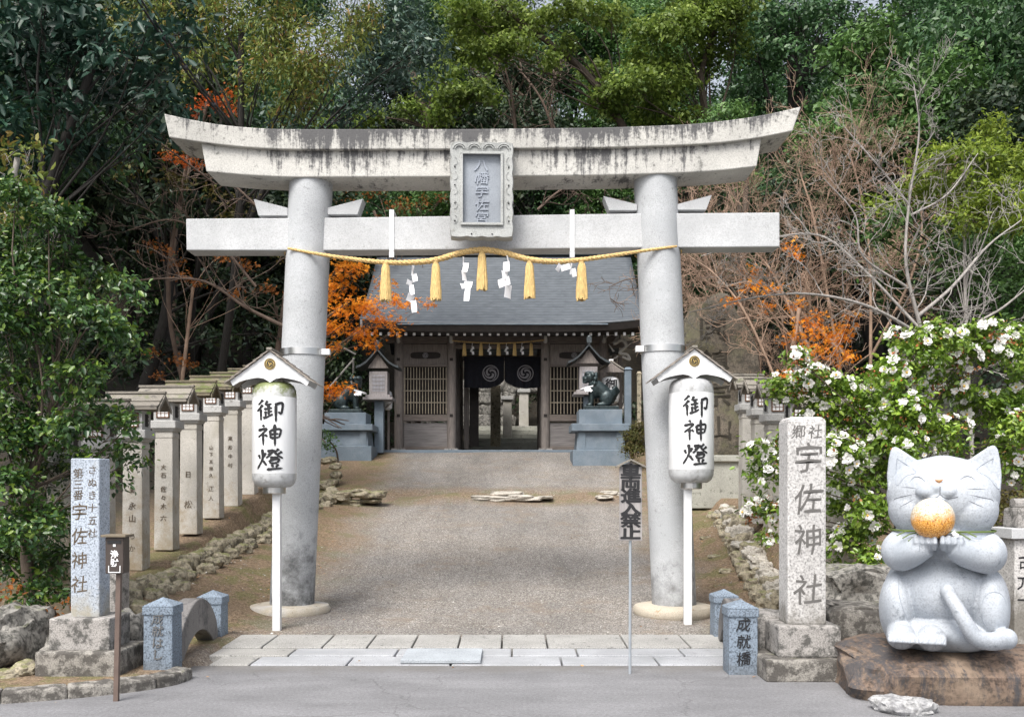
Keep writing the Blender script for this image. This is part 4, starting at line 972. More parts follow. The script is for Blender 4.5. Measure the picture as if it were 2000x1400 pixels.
# end walls
for s_, x in ((-1, cols[0]), (1, cols[3])):
    MB().box((x, 2.1, gz(850)), (.06, 3.9, .9)).build('side_wall', M['woodpanel'], gate)
# rafters
mb = MB(); mbt = MB(); x = gx(708)
while x < gx(1258):
    mb.box((x, -.55, gz(640)), (.075, 1.6, .085), M=None); mbt.box((x, -1.362, gz(651)+.01), (.085, .02, .085)); x += .245
# sloping rafters
RZ = CZ+(HY-652)*(GY-1.36)/F-GB-.045
mb = MB(); x = gx(708)
while x < gx(1258):
    v = [(x-.035, -1.35, RZ), (x+.035, -1.35, RZ), (x+.035, .3, RZ+.42), (x-.035, .3, RZ+.42)]
    mb.add(v+[(a, b, c+.09) for a, b, c in v], [(3, 2, 1, 0), (4, 5, 6, 7), (0, 1, 5, 4), (1, 2, 6, 5), (2, 3, 7, 6), (3, 0, 4, 7)]); x += .245
rf_ = mb.build('rafters', M['darkwood'], gate)
mb = MB(); x = gx(708)
while x < gx(1258): mb.box((x, -1.358, RZ+.045), (.075, .014, .095)); x += .245
mb.build('painted_rafter_ends', M['whitepaint'], rf_)
# roof
def roofmat():
    m, t, b = mat_new('layered_grey_copper_roof'); p = pos(t); z = sep(t, p)[2]
    fr = math_n(t, 'FRACT', math_n(t, 'MULTIPLY', z, 9.5))
    base = ramp(t, noise_n(t, 5, 5, scaled(t, p, (.7, 1, 2)), .7), [(.3, (.055, .065, .076)), (.7, (.115, .13, .145))])
    col = mix(t, ramp(t, fr, [(0, .7), (.16, .7), (.24, 0), (1, 0)]), base, (.03, .035, .045))
    t.links.new(col, b.inputs['Base Color']); b.inputs['Roughness'].default_value = .5
    bump(t, b, fr, .5, .03); return m
RM = roofmat()
ye, yr = -1.65, 2.1; ze = CZ+(HY-632)*(GY+ye)/F-GB; zr = CZ+(HY-497)*(GY+yr)/F-GB
xl, xr_ = (702-1000)*(GY+ye)/F-gate.location.x, (1262-1000)*(GY+ye)/F-gate.location.x
def roof_z(u): return ze+(zr-ze)*(.80*u+.20*u*u)       # u 0 eave .. 1 ridge
nx_, nu = 40, 40; vs = []; 
for side in (0, 1):
    for j in range(nu+1):
        u = j/nu; y_ = ye+(yr-ye)*u if not side else (2*yr-ye)-(yr-ye)*u
        for i in range(nx_+1):
            q = i/nx_*2-1; x = (xl+xr_)/2+(xr_-xl)/2*q; lift = .16*abs(q)**4*(1-u)
            vs.append((x, y_, roof_z(u)+lift))
fs_ = []; m_ = nx_+1
for s0 in (0, (nu+1)*m_):
    for j in range(nu):
        for i in range(nx_):
            a = s0+j*m_+i; fs_.append((a, a+1, a+1+m_, a+m_) if s0 == 0 else (a, a+m_, a+1+m_, a+1))
me = bpy.data.meshes.new('roof'); me.from_pydata(vs, [], fs_); me.update(); me.shade_smooth()
o = mesh_obj('roof', me, RM, gate); sl = o.modifiers.new('s', 'SOLIDIFY'); sl.thickness = .05; sl.offset = -1
mb = MB(); la, lb, lc = [], [], []
for i in range(nx_+1):
    q = i/nx_*2-1; x = (xl+xr_)/2+(xr_-xl)/2*q; lift = .16*abs(q)**4
    la.append((x, ye+.02, ze+lift-.03)); lb.append((x, ye+.10, ze+lift-.22)); lc.append((x, ye+.55, ze+lift*.5-.26))
mb.strip(la, lb); mb.strip(lb, lc); o = mb.build('eave_board', M['darkwood'], gate, rec=False)
MB().box(((xl+xr_)/2, ye-.004, ze-.012), (xr_-xl-2.2, .02, .03)).build('eave_edge', M['bluestone'], gate)
MB().box(((xl+xr_)/2, yr, zr+.10), (xr_-xl+.1, .40, .35)).build('ridge', M['copperroof'], gate, bev=.03)
for s_ in (-1, 1):   # gable walls
    xx = cols[0]-.3 if s_ < 0 else cols[3]+.3
    MB().prismx([(-.9, gz(645)), (4.9, gz(645)), (2.1, zr-.1)], xx-.04, xx+.04).build('gable_wall', M['woodpanel'], gate)
    xx = xl+.05 if s_ < 0 else xr_-.05
    pts = [(ye+(yr-ye)*j/12, roof_z(j/12)+.16*(1-j/12)-.04) for j in range(13)]
    MB().prismx(pts+[(a, b-.22) for a, b in pts[::-1]], xx-.03, xx+.03).build('barge_board', M['woodlt'], gate)
# hangings
gr = thing('small_sacred_rope', 'thin straw rope with small tassels and paper strips across the gate opening', 'rope', (gate.location.x+gx(973), GY-.30, GB+gz(673)))
pts = [Vector((gx(a)-gx(973), 0, gz(b)-gz(673))) for a, b in ((884, 668), (920, 671), (973, 673), (1020, 671), (1063, 667))]
pp = [Vector(q) for q in catmull(pts, 10)]
mb = MB(); helix_rope(pp, lambda u: .022, mb, pitch=.1, n=5); mb.build('rope', M['rope'], gr)
for px in (908, 940, 974, 1005, 1037):
    tassel(gr, (gx(px)-gx(973), -.02, gz(674)-gz(673)), .36, .09, .12, px).build('tassel', plain_t if 'plain_t' in globals() else M['tassel'], gr, smooth=50)
for px in (923, 956, 989, 1019):
    shide(gr, (gx(px)-gx(973), -.02, gz(673)-gz(673)), [(0, -.06, .05, .12, .1), (.03, -.15, .10, .08, -.2), (-.02, -.22, .12, .10, .3), (.03, -.30, .10, .10, -.1)])
nr = thing('door_curtain', 'dark navy split curtain with two grey comma crests hanging in the gate', 'curtain', (gate.location.x+gx(980), GY+1.0, GB+gz(740)))
for h0, h1, cpx in ((903, 984, 957), (985, 1060, 1027)):
    mb = MB(); nn = 24; rows = 10
    def bot(px):
        return gz(np.interp(px, [903, 925, 950, 968, 978, 984, 991, 1005, 1025, 1045, 1060], [750, 751, 752, 748, 742, 736, 742, 749, 752, 751, 749]))-gz(740)
    g = []
    for j in range(rows+1):
        for i in range(nn+1):
            px = h0+(h1-h0)*i/nn; zt_ = gz(688)-gz(740); z = zt_+(bot(px)-zt_)*j/rows
            g.append((gx(px)-gx(980), .05*math.sin(px*.35)*j/rows, z))
    mb.add(g, [(j*(nn+1)+i, j*(nn+1)+i+1, (j+1)*(nn+1)+i+1, (j+1)*(nn+1)+i) for j in range(rows) for i in range(nn)])
    c = mb.build('curtain_half', M['noren'], nr, smooth=60)
    mb = MB(); tomoe(mb, (gx(cpx)-gx(980), gz(722)-gz(740)), .26, -.075, True); mb.build('crest', M['crestgrey'], c, rec=False)

# stone steps and stone posts seen through the gate
bw = thing('stone_wall', 'mossy dry stone wall closing the view behind the gate opening', 'stone wall', (0, 39.6, g1(0, 39.6)))
kk_ = 0
for row in range(4):
    xx_ = -4.2
    while xx_ < 4.2:
        wd_ = random.uniform(.35, .7)
        if not (-.2 < xx_ < 2.6 and row < 3): rock('wall_stone', (xx_+wd_/2, random.uniform(-.06, .06), .25+row*.48), (wd_*.56, .3, .29), M['boulder'], bw, 900+kk_, blocky=.5, rough=.15)
        xx_ += wd_; kk_ += 1
st = thing('stone_steps', 'flight of dark stone steps climbing behind the gate opening', 'steps', (0, 35.3, 2.7))
for i in range(7): MB().box((.6, i*.5, .09+i*.18), (4.4, .55, .19)).build('step', M['masonry'], st, bev=.015)
def small_pillar(px, wpx, py0, py1, Y, label, cap=True, mat=None):
    k = Y/F; z0 = CZ+(HY-py0)*k; h = (py0-py1)*k
    t = thing('stone_post', label, 'stone post', ((px-1000)*k, Y, z0-.3), 0, 'stone posts behind the gate opening')
    MB().box((0, 0, h/2+.1), (wpx*k, wpx*k, h+.2), top=.95).build('shaft', mat or M['post'], t, bev=.02)
    if cap: MB().box((0, 0, h+.26), (wpx*k*1.35, wpx*k*1.35, .14)).build('cap', M['posthead'], t, bev=.02)
    return t
small_pillar(1023, 19, 836, 762, 39, 'pale capped stone post seen through the gate, right')
small_pillar(991, 18, 856, 776, 37, 'grey stone post seen through the middle of the gate')
tr = MB(); 
small_pillar(968, 20, 862, 748, 36.2, 'mossy round stone post seen just left of the gate middle', False, M['rock'])

# wooden lanterns on stone posts beside the gate
def wood_lantern(px, Y, zb, pxw, label, seed, top_y):
    k = Y/F; x = (px-1000)*k; zt = CZ+(HY-top_y)*k
    t = thing('wooden_lantern', label, 'lantern', (x, Y, zb), 0, 'wooden lanterns on stone posts at the gate')
    h = zt-zb; s_ = 1.0; b0 = h-1.55
    MB().box((0, 0, b0/2), (.26, .26, b0+.02)).build('post', M['bluestone'], t, bev=.012)
    MB().box((0, 0, b0+.06), (.85, .80, .07)).build('tray', M['woodlt'], t, bev=.01)
    MB().box((0, 0, b0+.13), (.70, .66, .08)).build('tray', M['woodlt'], t, bev=.01)
    bx = MB().box((0, 0, b0+.50), (.52, .50, .68)).build('lamp_box', M['woodlt'], t, bev=.01)
    mb = MB()
    for i in range(9): mb.box((-.16+i*.04, -.255, b0+.50), (.012, .02, .46))
    for i in range(4): mb.box((0, -.257, b0+.33+i*.115), (.36, .015, .012))
    mb.build('lattice', M['wood'], bx)
    MB().box((0, -.2515, b0+.50), (.36, .004, .46)).build('pane', plain('frosted_pane', (.36, .37, .42), .5), bx)
    mb = MB()
    for s2 in (-1, 1):
        prof = [(0, h-.08), (.16, h-.27), (.32, h-.44), (.48, h-.54), (.60, h-.58)]
        poly = [(s2*a, b) for a, b in prof]+[(s2*a, b-.06) for a, b in prof[::-1]]
        mb.prism(poly, -.48, .48)
    mb.build('roof', M['copperroof'], t, smooth=30)
    MB().tube([(0, -.5, h-.06), (0, .5, h-.06)], .05, 8).build('ridge', M['copperroof'], t)
    mb = MB().box((0, -.5, h+.02), (.14, .05, .16)); mb.ell((0, -.5, h+.09), (.06, .03, .06), 8, 6); mb.build('ridge_ornament', M['copperroof'], t)
    MB().prism([(-.30, h-.62), (.30, h-.62), (0, h-.22)], -.30, -.26).build('gable', M['wood'], t)
    return t
wood_lantern(741, 28.0, P(741, 884, 28.0).z, 0, 'wooden lantern with curved dark roof on a blue stone post, left of the gate', 1, 679)
wood_lantern(1148, 28.2, P(1148, 884, 28.2).z, 0, 'wooden lantern with curved dark roof behind the right guardian lion', 2, 670)

# guardian lions
def lion(parent, turn):
    mb = MB()
    for s_ in (-1, 1):
        mb.tube([(-.18, s_*.09, .46), (-.21, s_*.10, .25), (-.22, s_*.10, .05)], [.085, .07, .06], 10); mb.ell((-.26, s_*.10, .04), (.09, .065, .05))
        mb.ell((.20, s_*.12, .20), (.19, .10, .19)); mb.ell((.08, s_*.15, .05), (.16, .06, .055))
    mb.ell((-.12, 0, .42), (.19, .17, .23)); mb.tube([(-.10, 0, .50), (.05, 0, .40), (.24, 0, .22)], [.17, .18, .19], 14)
    hx, hy = -.24, -.05*turn
    mb.ell((hx, hy, .70), (.15, .14, .13)); mb.ell((hx-.11+.08*turn, hy-.09*turn, .66), (.10, .10, .075)); mb.ell((hx-.17+.12*turn, hy-.13*turn, .70), (.045, .05, .04))
    mb.ell((hx-.13+.09*turn, hy-.1*turn, .59), (.085, .085, .035)); mb.ell((hx-.05, 0, .78), (.11, .12, .07))
    for s_ in (-1, 1): mb.ell((hx+.05, hy+s_*.12, .77), (.05, .03, .07))
    rn = random.Random(3)
    for i in range(26):
        a = rn.uniform(-2.2, 2.2); z = rn.uniform(.46, .80); mb.ell((hx+.10+.06*math.cos(a), .15*math.sin(a), z), .055, 8, 6)
    for i in range(7):
        a = -.5+i*.28; mb.tube([(.34, 0, .12), (.40+.05*math.sin(a), .02*(i-3), .28), (.40+.24*math.sin(a*.7), .03*(i-3), .52-.04*abs(i-3))], [.07, .06, .02], 8)
    return fuse(mb, 'body', M['bronze'], parent, .014, 2, .5)
def komainu(px, Y, pyb, face, turn, label, plabel, pyt):
    k = Y/F; x = (px-1000)*k; zb = CZ+(HY-pyb)*k
    pd = thing('statue_pedestal', plabel, 'pedestal', (x, Y, zb), 0, 'blue stone pedestals of the guardian lions')
    H = (pyb-pyt)*k
    MB().box((0, 0, .12*H-.15), (1.50, 1.3, .24*H+.3)).build('footing', M['bluestone'], pd, bev=.015)
    MB().box((0, 0, .41*H), (1.30, 1.12, .36*H), top=.93).build('block', M['bluestone'], pd, bev=.015)
    mb = MB()
    for s_ in (-1, 1): mb.box((s_*.50, -.55, .41*H), (.18, .05, .34*H))
    mb.box((0, -.56, .26*H), (.84, .05, .05*H)); mb.build('block_frame', M['bluestone'], pd)
    MB().box((0, 0, .66*H), (1.56, 1.34, .14*H)).build('cornice', M['bluestone'], pd, bev=.015)
    MB().box((0, 0, .865*H), (1.15, 1.0, .27*H)).build('upper_block', M['bluestone'], pd, bev=.015)
    ln = thing('guardian_lion', label, 'lion statue', (x, Y, zb+H), 0 if face < 0 else math.pi, 'guardian lions before the gate')
    MB().box((.05, 0, .055), (.92, .48, .11)).build('plinth', M['bronze'], ln, bev=.01)
    b = lion(ln, turn); b.location = (0, 0, .10); b.scale = (1.0, 1.08, 1.14)
    mb = MB(); s_ = 1
    for i in range(3):
        sd = -1 if face < 0 else 1
        mb.tube([(-.36+.05*i, sd*(.18-.01*i), .62), (-.38+.06*i, sd*.20, .55), (-.36+.07*i, sd*.20, .50)], [.02, .035, .045], 6)
    mb.tube([(-.30+.20*math.cos(a), .2*math.sin(a), .62+.05*math.cos(a)) for a in np.linspace(0, 2*math.pi, 18)], .022, 6)
    mb.build('neck_ribbon', M['paper'], ln, smooth=50)
komainu(1170, 26.3, 905, -1, 0, 'dark bronze guardian lion facing left beside the right wooden lantern', 'stepped blue grey stone pedestal standing right of the gate', 802)
komainu(680, 27.4, 893, 1, 1, 'dark bronze guardian lion left of the gate turning its head to the viewer', 'stepped blue grey stone pedestal left of the gate, partly behind the torii pillar', 808)

# small lantern by the gate, far posts
k = 28.6/F; t = thing('paper_lantern', 'small round white lantern with black characters under a wooden roof, beside the right wooden lantern', 'lantern', ((1192-1000)*k, 28.6, P(0, 880, 28.6).z))
zc = P(0, 762, 28.6).z-t.location.z
MB().box((0, .1, zc/2+.2), (.10, .10, zc+.5)).build('post', M['wood'], t)
MB().lathe((0, 0, zc-.40), [(.12, 0), (.24, .06), (.27, .2), (.27, .6), (.24, .74), (.12, .80)], 28).build('shell', M['lampshell'], t, smooth=50)
text('lettering', [('御', 0, zc+.14, .36, .36), ('神', 0, zc-.22, .34, .34)], M['ink'], t, -.275, .004, .02)
mb = MB()
for s_ in (-1, 1):
    v = [(0, -.3, zc+.80), (s_*.46, -.3, zc+.50), (s_*.46, .3, zc+.50), (0, .3, zc+.80)]
    mb.add(v+[(a, b, c+.05) for a, b, c in v], [(0, 1, 2, 3), (7, 6, 5, 4), (0, 4, 5, 1), (1, 5, 6, 2), (2, 6, 7, 3), (3, 7, 4, 0)])
mb.build('roof', M['greyroof'], t); MB().prism([(-.4, zc+.50), (.4, zc+.50), (0, zc+.78)], -.28, -.25).build('gable', M['wood'], t)
MB().box((0, -.2, zc+.80), (.12, .12, .16)).build('finial', M['whitepaint'], t)
k = 28.3/F; t = thing('paper_lantern', 'narrow white lantern with a red crest hanging behind the left wooden lantern post', 'lantern', ((755-1000)*k, 28.6, P(0, 884, 28.6).z))
zc = P(0, 782, 28.6).z-t.location.z
MB().lathe((0, 0, zc-.28), [(.05, 0), (.12, .05), (.13, .2), (.13, .4), (.11, .52), (.05, .56)], 20).build('shell', M['lampshell'], t, smooth=50)
MB().box((0, .16, zc/2), (.06, .06, zc+.5)).build('post', M['wood'], t)
MB().ell((.01, -.115, zc+.10), (.085, .03, .10), 16, 8).build('red_crest', plain('vermilion', (.6, .10, .03), .6), t)
def fence_post(px, py0, py1, wpx, Y, label, mat, cap=None):
    k = Y/F; t = thing('stone_post' if mat is not M['darkwood'] else 'wooden_post', label, 'post', ((px-1000)*k, Y, P(0, py0, Y).z))
    h = (py0-py1)*k; MB().box((0, 0, h/2), (wpx*k, wpx*k, h)).build('shaft', mat, t, bev=.01)
    MB().box((0, 0, h+.03), (wpx*k*1.3, wpx*k*1.3, .07), top=.5).build('cap', mat, t)
fence_post(1226, 850, 722, 13, 27.2, 'dark slate coloured post behind the right torii pillar edge', M['bluestone'])
fence_post(1248, 850, 730, 8, 27.4, 'lichen spotted post glimpsed beside the right torii pillar', M['rock'])
# dark corner carving beams right of gate
dc = thing('carved_dragon_bracket', 'grey wooden dragon shaped bracket under the right end of the gate eaves', 'carving', (gate.location.x+gx(1195), GY-.4, GB+gz(690)))
mb = MB(); cc = [(1178, 665), (1190, 655), (1204, 660), (1197, 675), (1212, 668), (1220, 680), (1208, 692), (1222, 696), (1226, 706), (1212, 700)]
pp = catmull([(gx(a)-gx(1195), .05*math.sin(i*1.3), gz(b)-gz(690)) for i, (a, b) in enumerate(cc)], 6)
mb.tube(pp, [.055*(1-.6*abs(i/len(pp)-.4)) for i in range(len(pp))], 8)
for a in ((1196, 690, 1186, 676), (1214, 686, 1232, 672), (1204, 700, 1192, 706)): mb.tube([(gx(a[0])-gx(1195), 0, gz(a[1])-gz(690)), (gx(a[2])-gx(1195), -.05, gz(a[3])-gz(690))], [.035, .012], 6)
mb.build('carving', M['kibana'], dc, smooth=60)
for i in range(3):
    MB().box((gx(1190+i*16)-gx(1195), .9+.5*i, -1.5), (.12, .12, 3.2)).build('strut', M['wood'], dc)
MB().box((gx(1215)-gx(1195), .9, gz(668)-gz(690)), (1.4, .12, .2)).build('cross_beam', M['woodh'], dc)
# small slanting bamboo poles left of gate
bp = thing('bamboo_rail', 'pale slanting bamboo poles behind the left guardian lion', 'bamboo', P(690, 800, 26.5))
for a, b in (((640, 760), (692, 700)), ((672, 680), (694, 692)), ((661, 784), (684, 760)), ((690, 700), (690, 728)), ((752, 798), (768, 782))):
    MB().tube([P(a[0], a[1], 28.4)-bp.location, P(b[0], b[1], 28.6)-bp.location], .028, 6).build('pole', M['barkgrey'], bp)

# ------------------------------------------------------------------ stone cat
CY = 7.62; ck = CY/F
cat = thing('cat_statue', 'large pale granite lucky cat statue with closed eyes holding an orange ball', 'cat statue', ((1850-1000)*ck-.038, CY, .325), R(-23))
S = 250*ck   # one unit below = 250 px of the photograph
mb = MB()
mb.ell((0, 0, 1.20), (.450, .37, .315), 32, 20); mb.ell((-.19, -.05, 1.10), (.25, .27, .22), 24, 16); mb.ell((.19, -.05, 1.10), (.25, .27, .22), 24, 16); mb.ell((0, -.02, 1.30), (.30, .30, .22), 24, 16)
for s_ in (-1, 1):
    q = [(.30, 1.20), (.445, 1.24), (.452, 1.36), (.440, 1.48), (.425, 1.555), (.405, 1.588), (.378, 1.592), (.345, 1.575), (.29, 1.54), (.23, 1.50), (.16, 1.46)]
    q = [(a*s_*(1.01 if s_ > 0 else .985), b) for a, b in q]; mb.prism(q if s_ > 0 else q[::-1], -.075, .055)
mb.ell((-.115, -.325, 1.235), (.105, .08, .062)); mb.ell((.015, -.325, 1.235), (.105, .08, .062)); mb.ell((-.05, -.325, 1.265), (.10, .08, .06)); mb.ell((-.05, -.33, 1.17), (.09, .09, .05))
mb.ell((0, .03, .80), (.36, .31, .28)); mb.ell((.0, .06, .42), (.48, .40, .40)); mb.ell((0, -.02, .12), (.46, .42, .16)); mb.ell((.0, -.12, .45), (.36, .30, .30))
for s_ in (-1, 1):
    ap = catmull([(s_*.28, .02, .85), (s_*.36, -.14, .77), (s_*.33, -.31, .735), (s_*.20-.03, -.43, .765), (s_*.10-.03, -.48, .82)], 8); mb.tube(ap, list(np.interp(np.linspace(0, 4, len(ap)), range(5), [.13, .138, .132, .115, .095])), 28)
    mb.ell((s_*.37, -.13, .76), (.13, .15, .14)); mb.ell((s_*.095-.04, -.48, .83), (.105, .09, .07))
    for i in range(4):
        x = s_*(.030+.050*i)-.04; mb.tube([(x, -.54+.012*i, .78), (x, -.605+.020*i, .835), (x, -.585+.016*i, .895)], [.019, .023, .018], 10)
mb.ell((-.36, -.10, .31), (.155, .30, .29)); mb.ell((.36, -.06, .34), (.165, .34, .31)); mb.ell((.40, -.22, .30), (.12, .18, .22))
for cx in (-.335, -.09):
    mb.ell((cx, -.36, .085), (.125, .19, .105)); mb.ell((cx, -.28, .11), (.12, .15, .12))
    for i in range(4): x = cx-.090+.060*i; mb.tube([(x, -.42, .10), (x, -.545, .080), (x, -.565, .03)], [.028, .028, .025], 10)
mb.ell((.16, -.25, .10), (.22, .20, .11))
tailp = catmull([(.035, -.46, .44), (.10, -.53, .34), (.17, -.55, .22), (.25, -.53, .11), (.36, -.47, .085), (.49, -.36, .11)], 6)
mb.tube(tailp, [.054+.022*i/(len(tailp)-1) for i in range(len(tailp))], 24); mb.ell((.035, -.46, .45), .064)
mb.ell((.49, -.36, .11), .083)
def pv(x, y_, z):          # the statue leans its features a little smaller towards the viewer
    k_ = (8.34+y_)/8.34; return (x*.91*k_, y_, 1.275+(z-1.275)*k_)
mb.v = [pv(*q) for q in mb.v]
cbody = fuse(mb, 'body', M['cat'], cat, .0085, 5, .55)
bvh = BVHTree.FromPolygons([v.co for v in cbody.data.vertices], [tuple(p.vertices) for p in cbody.data.polygons])
CM = Matrix.Translation(cat.location) @ Matrix.Rotation(R(-23), 4, 'Z'); CI = CM.inverted()
def on_cat(pxy):
    o_ = CI @ Vector((0, 0, CZ)); d_ = (CI @ P(pxy[0], pxy[1], 1.0))-o_; hit = bvh.ray_cast(o_, d_.normalized())[0]
    return hit or Vector((0, 0, 0))
def groove(pts, w0, name, mat, n=6, taper=True):
    pp = [on_cat(q) for q in catmull(pts, n)]; k_ = len(pp)
    mb = MB(); mb.tube([p+Vector((0, .001, 0)) for p in pp], [w0*(1-(.75*abs(2*i/(k_-1)-1)**2 if taper else 0)) for i in range(k_)], 6)
    return mb
mb = MB()
for g_ in ([(1777, 940), (1784, 933), (1792, 931), (1800, 934), (1807, 941)], [(1873, 938), (1882, 932), (1890, 930), (1899, 933), (1908, 941)]): mb.__dict__.update((lambda q: {'v': q.v, 'f': q.f})(mb)); q = groove(g_, .0045, '', None); mb.add(q.v, q.f)
mb.build('closed_eyes', M['cat_line'], cbody, smooth=60)
mb = MB()
for g_ in ([(1801, 969), (1810, 971), (1820, 972), (1829, 971), (1836, 966), (1843, 971), (1853, 973), (1862, 972), (1871, 970)], [(1836, 950), (1836, 965)]): q = groove(g_, .0042, '', None, taper=False); mb.add(q.v, q.f)
mb.build('mouth_line', M['cat_line'], cbody, smooth=60)
mb = MB()
for g_ in ([(1760, 951), (1778, 952), (1790, 954)], [(1746, 982), (1748, 974), (1770, 968), (1789, 964)], [(1757, 990), (1772, 982), (1786, 974)], [(1885, 954), (1905, 955), (1926, 955)], [(1890, 965), (1912, 970), (1938, 976), (1941, 986)], [(1889, 976), (1906, 984), (1924, 992)]): q = groove(g_, .0035, '', None); mb.add(q.v, q.f)
mb.build('whiskers', M['cat_line'], cbody, smooth=60)
pn = on_cat((1834, 941)); MB().add([(pn.x-.030, pn.y-.004, pn.z+.018), (pn.x+.030, pn.y-.004, pn.z+.018), (pn.x, pn.y-.006, pn.z-.024), (pn.x, pn.y+.03, pn.z), (pn.x, pn.y-.022, pn.z+.006)], [(0, 4, 1), (1, 4, 2), (2, 4, 0), (0, 1, 3), (1, 2, 3), (2, 0, 3)]).build('nose', M['nose'], cbody)
TOE = tuple([(x+3, 1246), (x, 1256), (x, 1267)] for x in (1748, 1762, 1777, 1812, 1827, 1842))+tuple([(x, 1050), (x+d_, 1064), (x+d_, 1078)] for x, d_ in ((1795, 1), (1806, 1), (1817, 1), (1841, -1), (1852, -1), (1863, -1), (1874, -1)))+([(1830, 1052), (1829, 1068), (1828, 1084)],)
mb = MB()
for g_ in ([(1755, 1130), (1756, 1160), (1764, 1190), (1776, 1218)], [(1918, 1190), (1921, 1170), (1934, 1157), (1952, 1158), (1964, 1174), (1968, 1200)], [(1918, 1190), (1919, 1210), (1928, 1226)], [(1795, 1240), (1796, 1268)]) + TOE: q = groove(g_, .0046, '', None); mb.add(q.v, q.f)
mb.build('carved_lines', plain('soft_carved_line', (.30, .33, .37), .9), cbody, smooth=60)
for s_, q4 in ((-1, [(1752, 895), (1789, 921), (1769, 930), (1752, 948), (1750, 920)]), (1, [(1953, 888), (1908, 916), (1930, 932), (1951, 955), (1956, 920)])):
    pp = [on_cat(q) for q in q4]; c_ = sum(pp, Vector())/len(pp); 
    ring = [on_cat(q) for q in catmull(q4+[q4[0]], 4)]
    mb = MB(); mb.tube([p+Vector((0, .001, 0)) for p in ring], .0035, 6); mb.build('inner_ear_line', plain('ear_line', (.28, .31, .36), .9), cbody, smooth=60)
bl_ = MB().ell(pv(-.085, -.53, 1.025), .152, 48, 32)
def ballmat():
    m, t, b = mat_new('speckled_orange_stone_ball'); p = pos(t)
    z = sep(t, p)[2]; nzv = math_n(t, 'ADD', z, math_n(t, 'MULTIPLY', noise_n(t, 12, 4, p, .7), .22))
    org = ramp(t, noise_n(t, 110, 3, p), [(.36, (.18, .05, .01)), (.45, (.62, .26, .04)), (.60, (.78, .42, .10)), (.72, (.82, .65, .38))])
    pale = ramp(t, noise_n(t, 90, 3, p), [(.35, (.35, .25, .12)), (.5, (.62, .57, .46)), (.7, (.75, .73, .68))])
    zz = .325+1.02
    g = N(t, 'ShaderNodeMapRange'); g.inputs[1].default_value = zz+.10; g.inputs[2].default_value = zz+.20; t.links.new(nzv, g.inputs[0])
    t.links.new(mix(t, g.outputs[0], org, pale), b.inputs['Base Color']); b.inputs['Roughness'].default_value = .3; return m
bl_.build('ball', ballmat(), cat, smooth=80)
MB().lathe((0, 0, .865), [(.32, 0), (.362, .005), (.372, .03), (.362, .062), (.32, .066)], 48, .88).build('collar', M['cat_ear'], cat, smooth=50)
mb = MB(); mb.tube([(.375*math.cos(a), .335*math.sin(a), .935) for a in np.linspace(0, 2*math.pi, 48)], .008, 6)
for s_ in (-1, 1):
    for j in range(3): mb.tube([(s_*.12-.03, -.32, .935), (s_*(.15+.03*j)-.05, -.47, .90+.02*j), (s_*(.19+.04*j)-.05, -.50, .87+.02*j)], .005, 5)
cordo = mb.build('neck_cord', M['green_cord'], cat, smooth=60)
shide(cordo, (.07, -.55, .935), [(0, 0, .07, .03, -.6), (.01, -.015, .05, .03, -.4)], None, 'paper_tag')

# monument at the right edge and roofed lantern behind the camellia
mt = thing('stone_marker', 'pale stone marker with dark carved strokes at the right edge behind the cat', 'stone marker', ((2010-1000)*9.3/F, 9.3, .1))
k = 9.3/F
MB().box((0, 0, .48), (.46, .35, 1.05)).build('block', M['roughpillar'], mt, bev=.01)
MB().box((0, 0, 1.06), (.56, .45, .10)).build('ledge', M['granite_nuki'], mt, bev=.008)
MB().box((-.02, 0, 1.20), (.34, .3, .20), top=.95).build('upper_block', M['base'], mt, bev=.03)
MB().tube([(-.16, 0, 1.33), (.14, 0, 1.33)], .06, 12).build('round_top', M['base'], mt)
text('inscription', [('古', -.13, .80, .14, .15), ('刀', -.14, .60, .14, .14), ('一', -.13, .44, .16, .15)], M['ink'], mt, -.1755, .003, .008)
tl_ = lantern_post((4.95, 11.4, .9), 'grey roofed stone lantern almost hidden in the camellia above the cat', M['greyroof'], None, 0, roofw=.75)

